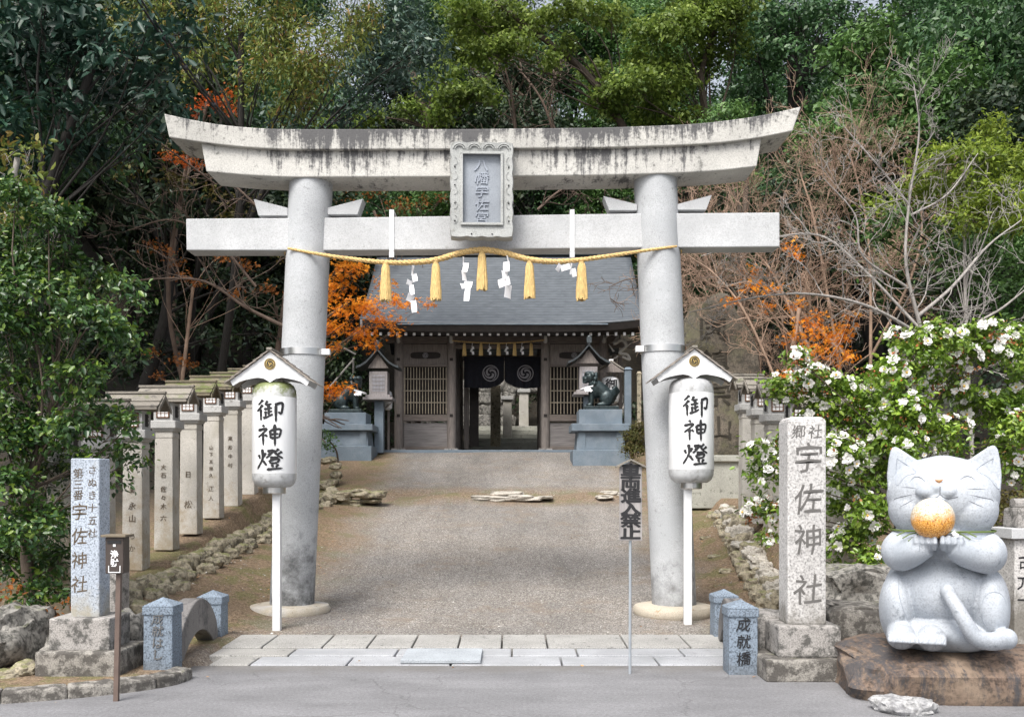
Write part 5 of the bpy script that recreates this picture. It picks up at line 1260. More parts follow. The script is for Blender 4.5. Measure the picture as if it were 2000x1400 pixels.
# ------------------------------------------------------------------ vegetation builders
def leaves(centers, n_per, rad, size, aspect=.45, flat=.6, up=.5, outw=.6, droop=0, star=0, six=False, shell=.6, colshift=0):
    """centers (k,3), rad (k,) ; returns verts, faces, rnd. tufts inside every clump, leaves inside every tuft"""
    V = []; K = len(centers); tot = int(sum(n_per)); ci = np.repeat(np.arange(K), n_per)
    c = np.asarray(centers)[ci]; r = np.asarray(rad)[ci]
    # tufts
    nt_ = np.maximum(6, (np.asarray(n_per)/28).astype(int)); tid = (RNG.random(tot)*nt_[ci]).astype(int)
    off = np.concatenate([[0], np.cumsum(nt_)])[:-1]; T = int(nt_.sum())
    d = RNG.normal(size=(T, 3)); d /= np.linalg.norm(d, axis=1)[:, None]; d[:, 2] = np.where(RNG.random(T) < .35, np.abs(d[:, 2]), d[:, 2])
    rr = shell+(1-shell)*RNG.random(T)**.5; rr *= RNG.uniform(.8, 1.12, T); td = d*rr[:, None]; td[:, 2] *= flat
    tcol = RNG.uniform(-.22, .22, T)
    ti = off[ci]+tid; p = c+td[ti]*r[:, None]
    ls_ = RNG.normal(size=(tot, 3))*np.array([1, 1, .6]); tr_ = size*2.0+r*.10
    p = p+ls_*tr_[:, None]*.5
    if droop: p[:, 2] -= droop*np.abs(RNG.normal(size=tot))*size*2
    nrm = d[ti]*outw+RNG.normal(size=(tot, 3))*.55+np.array([0, 0, up]); nrm /= np.linalg.norm(nrm, axis=1)[:, None]
    ax = RNG.normal(size=(tot, 3))+d[ti]*.7-np.array([0, 0, .35+droop]); ax -= nrm*(ax*nrm).sum(1)[:, None]; ax /= np.linalg.norm(ax, axis=1)[:, None]
    sd_ = np.cross(nrm, ax); s = size*RNG.uniform(.45, 1.4, tot)[:, None]
    rnd = np.clip(RNG.beta(2, 2, tot)+tcol[ti]+colshift+.12*ls_[:, 2], 0, 1)
    if star:
        vs_, fr = [], []
        for j in range(star):
            a = (j/(star-1)-.5)*3.6; dj = ax*math.cos(a)+sd_*math.sin(a); sj = -ax*math.sin(a)+sd_*math.cos(a); l = s*(.62-.12*abs(j-(star-1)/2))
            vs_.append(np.stack([p, p+dj*l*.5+sj*l*.17, p+dj*l-nrm*l*.15, p+dj*l*.5-sj*l*.17], 1))
        v = np.concatenate(vs_, 0); v = v.reshape(-1, 3); f = np.arange(len(v)).reshape(-1, 4); return v, f, np.tile(rnd, star)
    w_ = s*aspect*.5
    if six:
        v = np.stack([p, p+ax*s*.3+sd_*w_+nrm*s*.05, p+ax*s*.7+sd_*w_*.8+nrm*s*.03, p+ax*s-nrm*s*.12, p+ax*s*.7-sd_*w_*.8+nrm*s*.03, p+ax*s*.3-sd_*w_+nrm*s*.05], 1).reshape(-1, 3)
        b = np.arange(tot)*6; f = np.concatenate([np.stack([b, b+1, b+2, b+3], 1), np.stack([b, b+3, b+4, b+5], 1)]); return v, f, np.tile(rnd, 2)
    v = np.stack([p, p+ax*s*.5+sd_*w_, p+ax*s-nrm*s*.1, p+ax*s*.5-sd_*w_], 1).reshape(-1, 3)
    return v, np.arange(len(v)).reshape(-1, 4), rnd
def branch_tubes(segs, n=5):
    """segs: array (k, 8) p0 p1 r0 r1"""
    s = np.asarray(segs, float); p0, p1, r0, r1 = s[:, :3], s[:, 3:6], s[:, 6], s[:, 7]; d = p1-p0; d /= np.linalg.norm(d, axis=1)[:, None]+1e-9
    a = np.where(np.abs(d[:, 2:3]) < .9, np.array([[0, 0, 1.]]), np.array([[1., 0, 0]])); u = np.cross(d, a); u /= np.linalg.norm(u, axis=1)[:, None]; w_ = np.cross(d, u); V = []
    for pp_, rr in ((p0, r0), (p1, r1)):
        for k in range(n):
            an = 2*math.pi*k/n; V.append(pp_+(u*math.cos(an)+w_*math.sin(an))*rr[:, None])
    V = np.stack(V, 1).reshape(-1, 3); b = np.arange(len(s))[:, None]*2*n
    f = np.concatenate([np.concatenate([b+k, b+(k+1) % n, b+(k+1) % n+n, b+k+n], 1) for k in range(n)]); return V, f
def bend(p0, p1, r0, r1, k=6, wob=.08, sag=.0, rn=random):
    p0, p1 = np.array(p0, float), np.array(p1, float); L_ = np.linalg.norm(p1-p0); pts = [p0]
    m1 = (p0+p1)/2+np.array([rn.uniform(-1, 1), rn.uniform(-1, 1), rn.uniform(-.5, 1)])*L_*wob; pts = catmull([p0, m1, p1], k//2); pts[-1] = p1
    out = []
    for i in range(len(pts)-1):
        a, b = i/(len(pts)-1), (i+1)/(len(pts)-1); out.append([*pts[i], *pts[i+1], r0+(r1-r0)*a, r0+(r1-r0)*b])
    return out
def leafy_tree(name, label, cat_, base, clumps, leafm, barkm, size, dens=1.0, group=None, trunk_r=.2, fork=.45, trunk_pts=None, limb_r=None, limbs=True, twig_to=None, **kw):
    """clumps: (x, y, z, r) world; a tapered trunk rises from base and sends one bent limb to each clump"""
    base = np.array(base, float); C_ = np.array([c[:3] for c in clumps]); r_ = np.array([c[3] for c in clumps]); org = base.copy()
    t = thing(name, label, cat_, tuple(org), 0, group); asp = kw.get('aspect', .45)
    area = size*size*asp*.55*(2.2 if kw.get('star') else 1)
    n_per = np.maximum(40, (dens*4*r_*r_*2.2/area).astype(int))
    v, f, rn_ = leaves(C_-org, n_per, r_, size, **kw)
    mesh_obj('crown', np_mesh('crown', v, f, rn_), leafm, t)
    if limbs:
        cen = C_.mean(0); tops = C_[np.argsort(C_[:, 2])]; h = cen[2]-base[2]; fk = base+(cen-base)*np.array([.8, .8, 1.05])
        if trunk_pts is None: trunk_pts = [base-np.array([0, 0, .3]), base+(fk-base)*.5+np.array([random.uniform(-.1, .1)*h, random.uniform(-.1, .1)*h, 0]), fk]
        tp = catmull(trunk_pts, 6); segs = []; k_ = len(tp)
        for i in range(k_-1): segs.append([*tp[i], *tp[i+1], trunk_r*(1-.45*i/k_), trunk_r*(1-.45*(i+1)/k_)])
        lr = limb_r or trunk_r*.45
        for c, r in zip(C_, r_):
            zt_ = np.array([q[2] for q in tp]); j = int(np.argmin(np.abs(zt_-(base[2]+(c[2]-base[2])*random.uniform(.5, .85))))); j = min(max(j, int(k_*.3)), k_-1)
            r0 = lr*min(1, .35+r/2); segs += bend(tp[j], c, r0, r0*.3, 6, .12)
            for _ in range(5):
                e = c+RNG.normal(size=3)*r*.45; segs += bend(c+(tp[j]-c)*RNG.uniform(0, .3), e, r0*.3, r0*.08, 4, .1)
        segs = np.array(segs); segs[:, :3] -= org; segs[:, 3:6] -= org; v, f = branch_tubes(segs, 6); mesh_obj('trunk', np_mesh('trunk', v, f, smooth=True), barkm, t)
    return t
def pc(lst, Y, dy=.6):
    """photo rows/columns and radius -> real clumps around distance Y (each at its own distance)"""
    out = []
    for q in lst:
        yy = Y+(q[3] if len(q) > 3 else random.uniform(-dy, dy)); p = P(q[0], q[1], yy); out.append((p.x, p.y, p.z, q[2]/F*yy))
    return out
def gbase(x, y): return (x, y, g1(x, y))

def tp(*pts): return [np.array(P(a, b, y)) for a, b, y in pts]
# 1 near left evergreen
leafy_tree('evergreen_tree', 'nearest dense glossy evergreen tree covering the left edge above the boulders', 'tree', gbase(-4.75, 9.7),
    pc([(30, 390, 45), (95, 440, 50), (140, 425, 30), (30, 490, 70), (110, 525, 62), (190, 545, 40), (235, 565, 28), (262, 590, 18), (50, 590, 75), (150, 620, 60), (215, 640, 42), (255, 690, 28), (85, 700, 75), (20, 760, 60), (160, 745, 52), (130, 830, 52), (215, 812, 38), (252, 832, 28), (50, 860, 62), (230, 885, 26), (262, 900, 18), (95, 940, 50), (20, 960, 55), (60, 1030, 62), (110, 1010, 36), (20, 1100, 50), (85, 1110, 48), (120, 1160, 26), (215, 940, 22), (10, 650, 60), (120, 1100, 40), (20, 1040, 60), (60, 1160, 36), (115, 900, 40), (170, 900, 30), (10, 560, 60), (10, 850, 50)], 9.9, .5),
    L['near'], M['bark'], .068, 1.15, aspect=.48, six=True, flat=.85, trunk_r=.07, shell=.35)
leafy_tree('evergreen_sapling', 'young pale twiggy evergreen rising at the upper left above the glossy tree', 'tree', gbase(-5.6, 10.4),
    pc([(10, 300, 42), (45, 345, 34), (0, 420, 50), (125, 410, 24), (60, 290, 16)], 10.4, .3), L['cypress'], M['barkgrey'], .09, .45, aspect=.4, six=True, flat=.8, trunk_r=.05, shell=.3, limb_r=.02)
# 2 big leafed dark tree top left
leafy_tree('broadleaf_evergreen', 'large leaved dark blue green tree filling the upper left corner', 'tree', gbase(-7.6, 17),
    pc([(40, 70, 75), (135, 110, 70), (60, 160, 75), (165, 185, 48), (245, 190, 48), (300, 180, 36), (10, 235, 60), (110, 215, 50), (200, 60, 60), (90, 10, 70), (290, 60, 50), (330, 130, 34), (230, 120, 40), (330, 205, 30), (40, 300, 40), (350, 250, 34), (280, 260, 34), (200, 280, 40), (130, 300, 40), (380, 60, 40), (30, 60, 60)], 16.5, 1.0),
    L['bigdark'], M['barkdk'], .19, .75, aspect=.38, six=True, flat=.7, trunk_r=.12, shell=.4, limb_r=.05)
# 3 cypress
leafy_tree('cypress_tree', 'drooping yellow green cypress with browned tips left of centre above the torii', 'tree', gbase(-6.6, 21),
    pc([(440, 10, 62), (545, 35, 60), (520, 105, 42), (600, 120, 48), (640, 70, 50), (395, 75, 32), (700, 15, 50), (585, 170, 36), (300, 10, 48), (480, 150, 22), (360, 110, 24), (240, 30, 30), (550, 205, 22)], 19.6, .8),
    L['cypress'], M['barkdk'], .13, 1.0, aspect=.25, flat=.9, droop=1.2, trunk_r=.1, shell=.3, limb_r=.05)
# 4 glossy bluish tree
leafy_tree('camphor_tree', 'glossy bluish leaved tree above the left half of the torii lintel', 'tree', gbase(-9.5, 27),
    pc([(700, 60, 66), (775, 30, 70), (820, 95, 58), (745, 125, 60), (690, 140, 46), (800, 165, 34), (660, 205, 36), (590, 230, 30), (720, 200, 34), (545, 215, 26)], 23.8, .9),
    L['blue'], M['barkdk'], .17, .85, aspect=.36, flat=.85, droop=.5, trunk_r=.11, shell=.4, limb_r=.05)
# 5 bright trees in the middle
leafy_tree('maple_tree', 'bright yellow green tree with layered foliage behind the centre of the lintel', 'tree', gbase(3.2, 36), 
    pc([(925, 60, 52), (985, 30, 56), (895, 100, 40), (960, 105, 48), (1010, 85, 36), (1055, 45, 40), (1120, 15, 46), (1190, 30, 36), (900, 15, 46), (1100, 90, 26), (1070, 120, 24)], 35.5, .8),
    L['bright'], M['bark'], .17, 1.45, aspect=.6, flat=.55, trunk_r=.17, shell=.35, trunk_pts=tp((1245, 330, 37), (1215, 245, 37), (1150, 150, 36.5), (1080, 90, 36), (960, 0, 35.5)), limb_r=.05)
leafy_tree('maple_tree', 'low yellow green tree with a dark forked trunk above the lintel, left of the tablet', 'tree', gbase(-4, 36),
    pc([(885, 195, 42), (930, 180, 36), (840, 175, 30), (860, 225, 32), (790, 215, 32), (720, 235, 34), (960, 190, 22), (640, 240, 20), (870, 140, 28)], 34.6, .6),
    L['bright'], M['bark'], .16, 1.45, aspect=.6, flat=.5, trunk_r=.22, shell=.35, colshift=-.2, trunk_pts=tp((845, 330, 35), (835, 240, 35), (815, 180, 35), (800, 120, 35)), limb_r=.06)
leafy_tree('maple_tree', 'broad yellow green tree spreading right of the lintel centre below the sky gap', 'tree', gbase(7, 38),
    pc([(1320, 60, 62), (1390, 40, 62), (1270, 110, 46), (1230, 170, 50), (1300, 170, 60), (1190, 200, 42), (1270, 225, 44), (1350, 130, 50), (1165, 150, 34), (1430, 90, 40), (1440, 15, 46), (1340, 230, 30), (1260, 60, 30), (1350, 0, 50)], 37, 1.0),
    L['bright'], M['bark'], .17, 1.45, aspect=.6, flat=.6, trunk_r=.18, shell=.35, colshift=-.12, trunk_pts=tp((1420, 330, 38), (1385, 250, 38), (1370, 150, 37.5), (1395, 60, 37)), limb_r=.05)
# 6 right evergreens
leafy_tree('evergreen_oak', 'rounded mid green evergreen crown high on the right', 'tree', gbase(13, 34),
    pc([(1690, 95, 62), (1640, 115, 44), (1750, 120, 62), (1800, 160, 50), (1720, 60, 50), (1850, 130, 50), (1680, 150, 36), (1840, 185, 40)], 32, .9), L['mid'], M['barkdk'], .19, 1.0, aspect=.5, flat=.65, trunk_r=.3, shell=.5, colshift=.2)
leafy_tree('evergreen_oak', 'dark blue green evergreen at the upper right corner', 'tree', gbase(16.5, 33),
    pc([(1900, 60, 62), (1960, 110, 60), (1990, 30, 60), (1920, 180, 56), (1985, 220, 50), (1870, 20, 50), (1880, 230, 40), (1950, 250, 40)], 32.5, .9), L['midblue'], M['barkdk'], .18, .9, aspect=.5, flat=.7, trunk_r=.3, shell=.5)
leafy_tree('evergreen_oak', 'dark green evergreen between the bright tree and the rounded crown at top right', 'tree', gbase(10, 40),
    pc([(1500, 50, 60), (1560, 30, 58), (1620, 20, 50), (1480, 110, 48), (1540, 110, 42), (1600, 60, 40), (1780, 20, 56), (1570, 170, 30), (1500, 180, 26)], 38, 1.0), L['midblue'], M['barkdk'], .2, .9, aspect=.5, flat=.7, trunk_r=.3, shell=.5)
leafy_tree('small_evergreen', 'small bright leaved tree just above the right end of the lintel', 'tree', gbase(6.2, 27),
    pc([(1420, 225, 32), (1385, 240, 20), (1455, 215, 20), (1500, 245, 18), (1560, 270, 34), (1600, 250, 26), (1400, 345, 34), (1450, 350, 26)], 27, .5), L['mid'], M['bark'], .13, 1.1, aspect=.5, flat=.6, trunk_r=.12, shell=.4, colshift=.3)
# 7 right lime and dark bush
leafy_tree('bamboo_thicket', 'lime green leafy thicket on the bank at the right edge', 'bush', gbase(8.3, 17.5),
    pc([(1945, 255, 36), (1900, 320, 52), (1975, 330, 60), (1825, 320, 40), (1860, 370, 50), (1950, 400, 56), (1780, 380, 34), (1890, 430, 44), (1990, 430, 40), (1840, 300, 24), (1720, 400, 26)], 17.3, .8), L['lime'], M['barkgrey'], .10, 1.2, aspect=.4, flat=.8, limb_r=.02, trunk_r=.04, shell=.4)
leafy_tree('evergreen_shrub', 'dark green shrub mass below the lime thicket at the right edge', 'bush', gbase(8.2, 18.4),
    pc([(1960, 500, 66), (1900, 480, 48), (1985, 580, 64), (1920, 570, 56), (1860, 520, 36), (1950, 650, 60), (1880, 620, 44), (1990, 690, 50), (1700, 450, 30), (1830, 460, 30), (1760, 430, 34)], 18.6, .8), L['mid'], M['barkdk'], .12, 1.0, aspect=.42, flat=.85, trunk_r=.12, shell=.4)
# 8 gloomy understory left
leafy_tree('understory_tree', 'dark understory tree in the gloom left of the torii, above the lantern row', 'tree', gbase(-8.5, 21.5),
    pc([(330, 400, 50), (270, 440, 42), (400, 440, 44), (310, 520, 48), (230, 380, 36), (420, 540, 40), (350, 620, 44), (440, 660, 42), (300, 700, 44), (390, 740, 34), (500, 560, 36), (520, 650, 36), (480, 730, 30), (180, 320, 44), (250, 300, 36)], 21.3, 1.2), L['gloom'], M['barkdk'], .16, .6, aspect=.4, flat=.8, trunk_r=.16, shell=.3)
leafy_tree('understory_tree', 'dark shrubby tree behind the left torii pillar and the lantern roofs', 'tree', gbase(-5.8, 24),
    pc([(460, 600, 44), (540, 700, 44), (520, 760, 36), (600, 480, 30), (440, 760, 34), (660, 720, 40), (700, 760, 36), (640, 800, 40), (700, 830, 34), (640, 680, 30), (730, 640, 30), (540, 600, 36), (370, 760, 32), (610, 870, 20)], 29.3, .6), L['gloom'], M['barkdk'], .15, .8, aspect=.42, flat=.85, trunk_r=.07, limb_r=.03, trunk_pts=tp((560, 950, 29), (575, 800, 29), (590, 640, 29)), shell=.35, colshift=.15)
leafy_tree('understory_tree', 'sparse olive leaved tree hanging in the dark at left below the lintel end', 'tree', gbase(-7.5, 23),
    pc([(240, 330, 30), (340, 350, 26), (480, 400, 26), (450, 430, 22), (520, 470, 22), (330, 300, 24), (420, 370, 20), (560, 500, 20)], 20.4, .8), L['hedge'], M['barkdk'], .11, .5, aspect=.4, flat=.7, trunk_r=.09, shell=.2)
# 9 maples in autumn colour
leafy_tree('orange_maple', 'vivid orange maple between the left torii pillar and the gate roof', 'maple tree', gbase(-4.5, 20.6),
    pc([(660, 560, 34), (690, 530, 28), (670, 600, 36), (720, 600, 34), (755, 585, 26), (785, 600, 18), (650, 640, 34), (695, 650, 32), (720, 670, 22), (750, 560, 22), (740, 625, 22), (660, 520, 26), (650, 680, 20), (775, 625, 12), (800, 590, 10), (772, 648, 9), (835, 595, 8), (625, 560, 24)], 20.2, .7),
    L['orange'], M['twigdk'], .10, 1.15, star=5, flat=.55, trunk_r=.045, shell=.2, limb_r=.018, up=.8, trunk_pts=tp((520, 860, 21), (575, 740, 20.6), (620, 640, 20.3), (680, 590, 20.2)))
leafy_tree('orange_maple', 'low flat spray of orange maple leaves left of the guardian lion', 'maple tree', gbase(-5.6, 23),
    pc([(640, 758, 16), (662, 756, 18), (684, 757, 13), (640, 774, 10), (655, 770, 12)], 23.5, .3), L['orange'], M['twigdk'], .10, 1.1, star=5, flat=.6, trunk_r=.05, shell=.1, limb_r=.02, up=.8)
leafy_tree('red_maple', 'dark red maple spray above the left end of the torii lintel', 'maple tree', gbase(-8, 24),
    pc([(425, 195, 24), (455, 212, 18), (400, 200, 16), (445, 180, 10), (385, 215, 8)], 22.5, .4), L['red'], M['twigdk'], .11, .9, star=5, flat=.4, trunk_r=.07, shell=.1, limb_r=.02, up=.8)
leafy_tree('red_maple', 'bright red maple twig under the left end of the torii lintel', 'maple tree', gbase(-7, 22),
    pc([(345, 312, 16), (370, 318, 16), (390, 325, 8), (330, 306, 8)], 19.5, .3), L['red'], M['twigdk'], .09, 1.0, star=5, flat=.4, trunk_r=.06, shell=.1, limb_r=.015, up=.8, colshift=.2)
leafy_tree('rusty_maple', 'rust brown maple seen between the two beams left of the tablet', 'maple tree', gbase(-3.2, 33),
    pc([(690, 395, 34), (740, 380, 28), (780, 400, 26), (820, 395, 18), (660, 430, 26), (720, 440, 30), (760, 470, 22), (680, 480, 30), (650, 500, 20), (860, 390, 12), (590, 430, 24), (540, 420, 20)], 31, 1), L['rust'], M['twigdk'], .12, .6, star=5, flat=.6, trunk_r=.09, shell=.2, limb_r=.03, up=.6, colshift=.1)
leafy_tree('rusty_maple', 'scattered red brown leaves on thin twigs in the gloom left of the lower beam', 'maple tree', gbase(-7, 20),
    pc([(300, 480, 12), (330, 490, 8), (345, 515, 14), (360, 540, 9), (380, 552, 9), (460, 575, 8), (350, 700, 16), (300, 690, 10), (430, 500, 22), (490, 520, 18), (520, 560, 20), (370, 710, 12), (310, 735, 6), (480, 480, 20)], 19.6, .8), L['rust'], M['twig'], .085, .55, star=5, flat=.5, trunk_r=.05, shell=.1, limb_r=.014, colshift=.25)
leafy_tree('orange_maple', 'orange maple behind the bare branches right of the torii', 'maple tree', gbase(5.6, 18.5),
    pc([(1475, 530, 12), (1480, 560, 14), (1510, 570, 16), (1455, 560, 8), (1560, 600, 18), (1575, 640, 28), (1610, 660, 32), (1650, 650, 24), (1545, 660, 20), (1590, 690, 26), (1640, 690, 24), (1660, 620, 12), (1545, 735, 16), (1560, 720, 10), (1500, 600, 10), (1600, 620, 12), (1555, 500, 6), (1540, 480, 6), (1430, 590, 6), (1660, 700, 14)], 18.3, .8), L['orange'], M['twig'], .09, 1.1, star=5, flat=.7, trunk_r=.07, shell=.15, limb_r=.028, up=.7)
# 10 hedge and small bushes
leafy_tree('round_bush', 'small dark bush between the right lion pedestal and the torii pillar', 'bush', gbase(3.1, 25.3), pc([(1240, 850, 24), (1238, 880, 22), (1250, 830, 14)], 25, .2), L['hedge'], M['barkdk'], .06, 1.3, aspect=.5, trunk_r=.04, colshift=.2)
leafy_tree('clipped_hedge', 'brownish green hedge behind the cat at the right edge', 'hedge', gbase(5.2, 10.6), pc([(1965, 1010, 40), (1990, 980, 34), (1985, 1050, 30), (1940, 1060, 24), (1930, 1000, 24)], 10.4, .2), L['hedge'], M['bark'], .05, 1.0, aspect=.5, trunk_r=.03)
leafy_tree('low_shrub', 'red tinged low shrub at the foot of the left tree', 'shrub', gbase(-4.1, 9.2), pc([(90, 1205, 16), (105, 1225, 14), (20, 1150, 14), (150, 1180, 10)], 8.9, .1), L['rust'], M['bark'], .05, .8, aspect=.5, trunk_r=.015, six=True, colshift=.3)
leafy_tree('low_shrub', 'green shrub glimpsed left of the blue stone pedestal behind the torii pillar', 'shrub', gbase(-4.7, 26.5), pc([(632, 850, 16), (640, 870, 12)], 26, .1), L['mid'], M['bark'], .08, 1, aspect=.5, trunk_r=.03)

# 11 bare trees
def grow(p, d, L_, r, depth, segs, rn, spread=.6, up=.15, kids=3, shrink=.68, minr=.004, curl=.15):
    n = 4; q = np.array(p, float); d = np.array(d, float); path = [q.copy()]; rr = r
    for i in range(n):
        d = d+rn.normal(size=3)*curl+np.array([0, 0, up*.15]); d /= np.linalg.norm(d); q2 = q+d*L_/n; r2 = max(minr, rr*.88); segs.append([*q, *q2, rr, r2]); q = q2; rr = r2; path.append(q.copy())
    if depth <= 0: return
    for k in range(kids):
        j = rn.integers(1, n+1) if k else n; s = path[j]; dd = d+rn.normal(size=3)*spread; dd[2] += up; dd /= np.linalg.norm(dd)
        grow(s, dd, L_*shrink*rn.uniform(.75, 1.2), max(minr, r*(.62 if k else .75)), depth-1, segs, rn, spread, up, kids, shrink, minr, curl)
def bare_tree(name, label, base, starts, mat, depth, seed, group=None, minr=.004, **kw):
    rn = np.random.default_rng(seed); base = np.array(base, float); t = thing(name, label, 'bare tree', tuple(base), 0, group)
    def part(nm, sg_, n, par):
        a = np.array(sg_); a[:, :3] -= base; a[:, 3:6] -= base; v, f = branch_tubes(a, n); return mesh_obj(nm, np_mesh(nm, v, f, smooth=True), mat, par)
    for pts, r0, r1, L_, dirs in starts:
        main = []; tw = []
        pp_ = catmull([np.array(P(*q)) if len(q) == 3 else np.array(q[:3]) for q in pts], 6); k_ = len(pp_)
        for i in range(k_-1): main.append([*pp_[i], *pp_[i+1], r0+(r1-r0)*i/k_, r0+(r1-r0)*(i+1)/k_])
        for i in range(int(k_*.15), k_, max(1, dirs)):
            d = pp_[min(i+1, k_-1)]-pp_[max(0, i-1)]; d /= np.linalg.norm(d)
            s2 = rn.normal(size=3)*.75; s2[1] *= .6; grow(pp_[i], d*.7+s2, L_*rn.uniform(.7, 1.2), max(minr, (r0+(r1-r0)*i/k_)*.5), depth, tw, rn, minr=minr, **kw)
        a1 = np.array(main); a2 = np.array(tw); v1, f1 = branch_tubes(a1, 6); v2, f2 = branch_tubes(a2, 3)
        v = np.concatenate([v1, v2])-base; f = np.concatenate([f1, f2+len(v1)]); mesh_obj('stem', np_mesh('stem', v, f, smooth=True), mat, t)
    return t
B = tuple(P(1800, 690, 13.5))
bare_tree('bare_cherry_tree', 'leafless grey tree with a tall upright leader right of the torii', gbase(B[0], 13.5),
    [([(1830, 800, 13.5), (1800, 650, 13.5), (1770, 520, 13.4), (1775, 400, 13.4), (1795, 260, 13.3), (1785, 165, 13.3)], .034, .006, .5, 2),
     ([(1800, 655, 13.5), (1700, 600, 13.2), (1590, 575, 13.0), (1480, 580, 12.8), (1345, 610, 12.8)], .026, .006, .45, 2),
     ([(1795, 640, 13.5), (1690, 530, 13.8), (1600, 460, 14), (1480, 470, 14.2), (1370, 500, 14.3)], .024, .005, .45, 2),
     ([(1770, 560, 13.4), (1685, 500, 13.2), (1670, 420, 13.1), (1610, 350, 13.0)], .02, .005, .45, 2),
     ([(1775, 400, 13.4), (1720, 330, 13.2), (1650, 250, 13.1)], .018, .006, .4, 2),
     ([(1780, 420, 13.4), (1850, 380, 13.5), (1910, 300, 13.6)], .018, .006, .4, 3),
     ([(1790, 620, 13.5), (1860, 560, 13.6), (1930, 480, 13.8), (1995, 430, 14)], .03, .008, .5, 2),
     ([(1830, 800, 13.5), (1880, 660, 13.0), (1960, 600, 12.8), (2010, 560, 12.6)], .03, .008, .5, 3)], M['barkgrey'], 3, 3, minr=.0028, up=.12, spread=.5, shrink=.62)
bare_tree('bare_thicket_tree', 'pinkish brown leafless thicket behind the grey tree, right of the lower beam', gbase(6.3, 20.5),
    [([(1640, 800, 20), (1560, 640, 20), (1500, 520, 20), (1420, 450, 20)], .045, .014, .9, 1), ([(1650, 780, 20.5), (1620, 600, 20.5), (1590, 430, 20.5), (1560, 330, 20.5)], .04, .014, .9, 1),
     ([(1700, 760, 20.5), (1700, 560, 20.6), (1690, 420, 20.6), (1660, 300, 20.6)], .04, .014, .9, 1), ([(1660, 700, 20), (1500, 560, 20.8), (1400, 560, 21), (1350, 520, 21)], .05, .015, .8, 1), ([(1700, 700, 21), (1780, 540, 21), (1800, 420, 21), (1760, 330, 21)], .035, .012, .8, 1), ([(1540, 800, 18.4), (1460, 620, 18.4), (1400, 540, 18.4), (1345, 500, 18.4)], .03, .01, .7, 1), ([(1500, 820, 20.3), (1440, 640, 20.3), (1370, 480, 20.3), (1350, 380, 20.3)], .035, .012, .8, 1)],
    M['twig'], 4, 8, minr=.0036, up=.15, spread=.65, shrink=.68)
bare_tree('bare_thicket_tree', 'brown leafless saplings on the dark slope right of the lintel centre', gbase(2.5, 40),
    [([(1090, 290, 39), (1060, 200, 39), (1010, 130, 39)], .07, .03, 1.2, 1), ([(1010, 290, 38), (1000, 190, 38), (985, 130, 38)], .08, .03, 1.2, 1), ([(1050, 410, 36), (1100, 370, 36), (1180, 350, 36)], .06, .02, 1.0, 1)],
    M['twigdk'], 2, 12, minr=.012, up=.2)
bare_tree('bare_understory_tree', 'thin pale leafless branches in the gloom left of the torii', gbase(-7, 19),
    [([(560, 640, 18.5), (480, 600, 18.3), (400, 550, 18.0), (300, 545, 17.8), (190, 560, 17.5)], .04, .008, .7, 2), ([(500, 560, 18.5), (430, 480, 18.3), (340, 430, 18), (250, 450, 18)], .03, .008, .7, 2), ([(520, 420, 19), (440, 350, 19), (380, 340, 19)], .03, .008, .7, 2), ([(520, 800, 22), (540, 700, 22), (560, 560, 22)], .09, .05, .8, 3), ([(420, 360, 19), (300, 270, 18), (230, 220, 18)], .02, .006, .5, 3)],
    M['twigdk'], 2, 15, minr=.005, up=.1)
bare_tree('bare_twig_tree', 'fine leafless twigs hanging before the gate roof right of the middle', gbase(3.4, 21.5),
    [([(1350, 560, 21.5), (1290, 548, 21.3), (1230, 545, 21.2), (1190, 560, 21.1)], .022, .008, .45, 2)], M['twigdk'], 2, 17, minr=.005, up=0)

# 12 camellia
camp = [(1530, 760, 34), (1580, 740, 34), (1640, 770, 40), (1700, 760, 44), (1600, 810, 36), (1680, 830, 44), (1770, 800, 44), (1740, 730, 36), (1790, 690, 40), (1840, 665, 40), (1900, 670, 36), (1950, 690, 34), (1860, 760, 30), (1920, 800, 44), (1980, 790, 44), (1850, 850, 40), (1640, 890, 44), (1700, 920, 48), (1640, 970, 42), (1700, 1000, 46), (1660, 1060, 42), (1700, 1100, 32), (1500, 930, 30), (1490, 990, 24), (1470, 1000, 16), (1510, 1050, 18), (1500, 880, 20), (1960, 880, 36), (1990, 840, 40), (1780, 870, 36), (1990, 920, 30), (1990, 730, 20), (1560, 700, 18), (1750, 660, 16), (1620, 1110, 14), (1730, 860, 40), (1560, 850, 26), (1810, 650, 18), (1930, 640, 26), (1985, 660, 26), (1880, 700, 30), (1800, 740, 34), (1560, 900, 30), (1480, 880, 20), (1520, 1000, 22), (1790, 820, 36)]
cc = pc(camp, 10.9, .45)
cam_t = leafy_tree('camellia_bush', 'white flowering camellia bush behind the cat statue and the rough name pillar', 'camellia bush', gbase(4.3, 10.95), cc, L['camellia'], M['bark'], .062, 1.5, aspect=.5, six=True, flat=.9, trunk_r=.06, shell=.4, limb_r=.025)
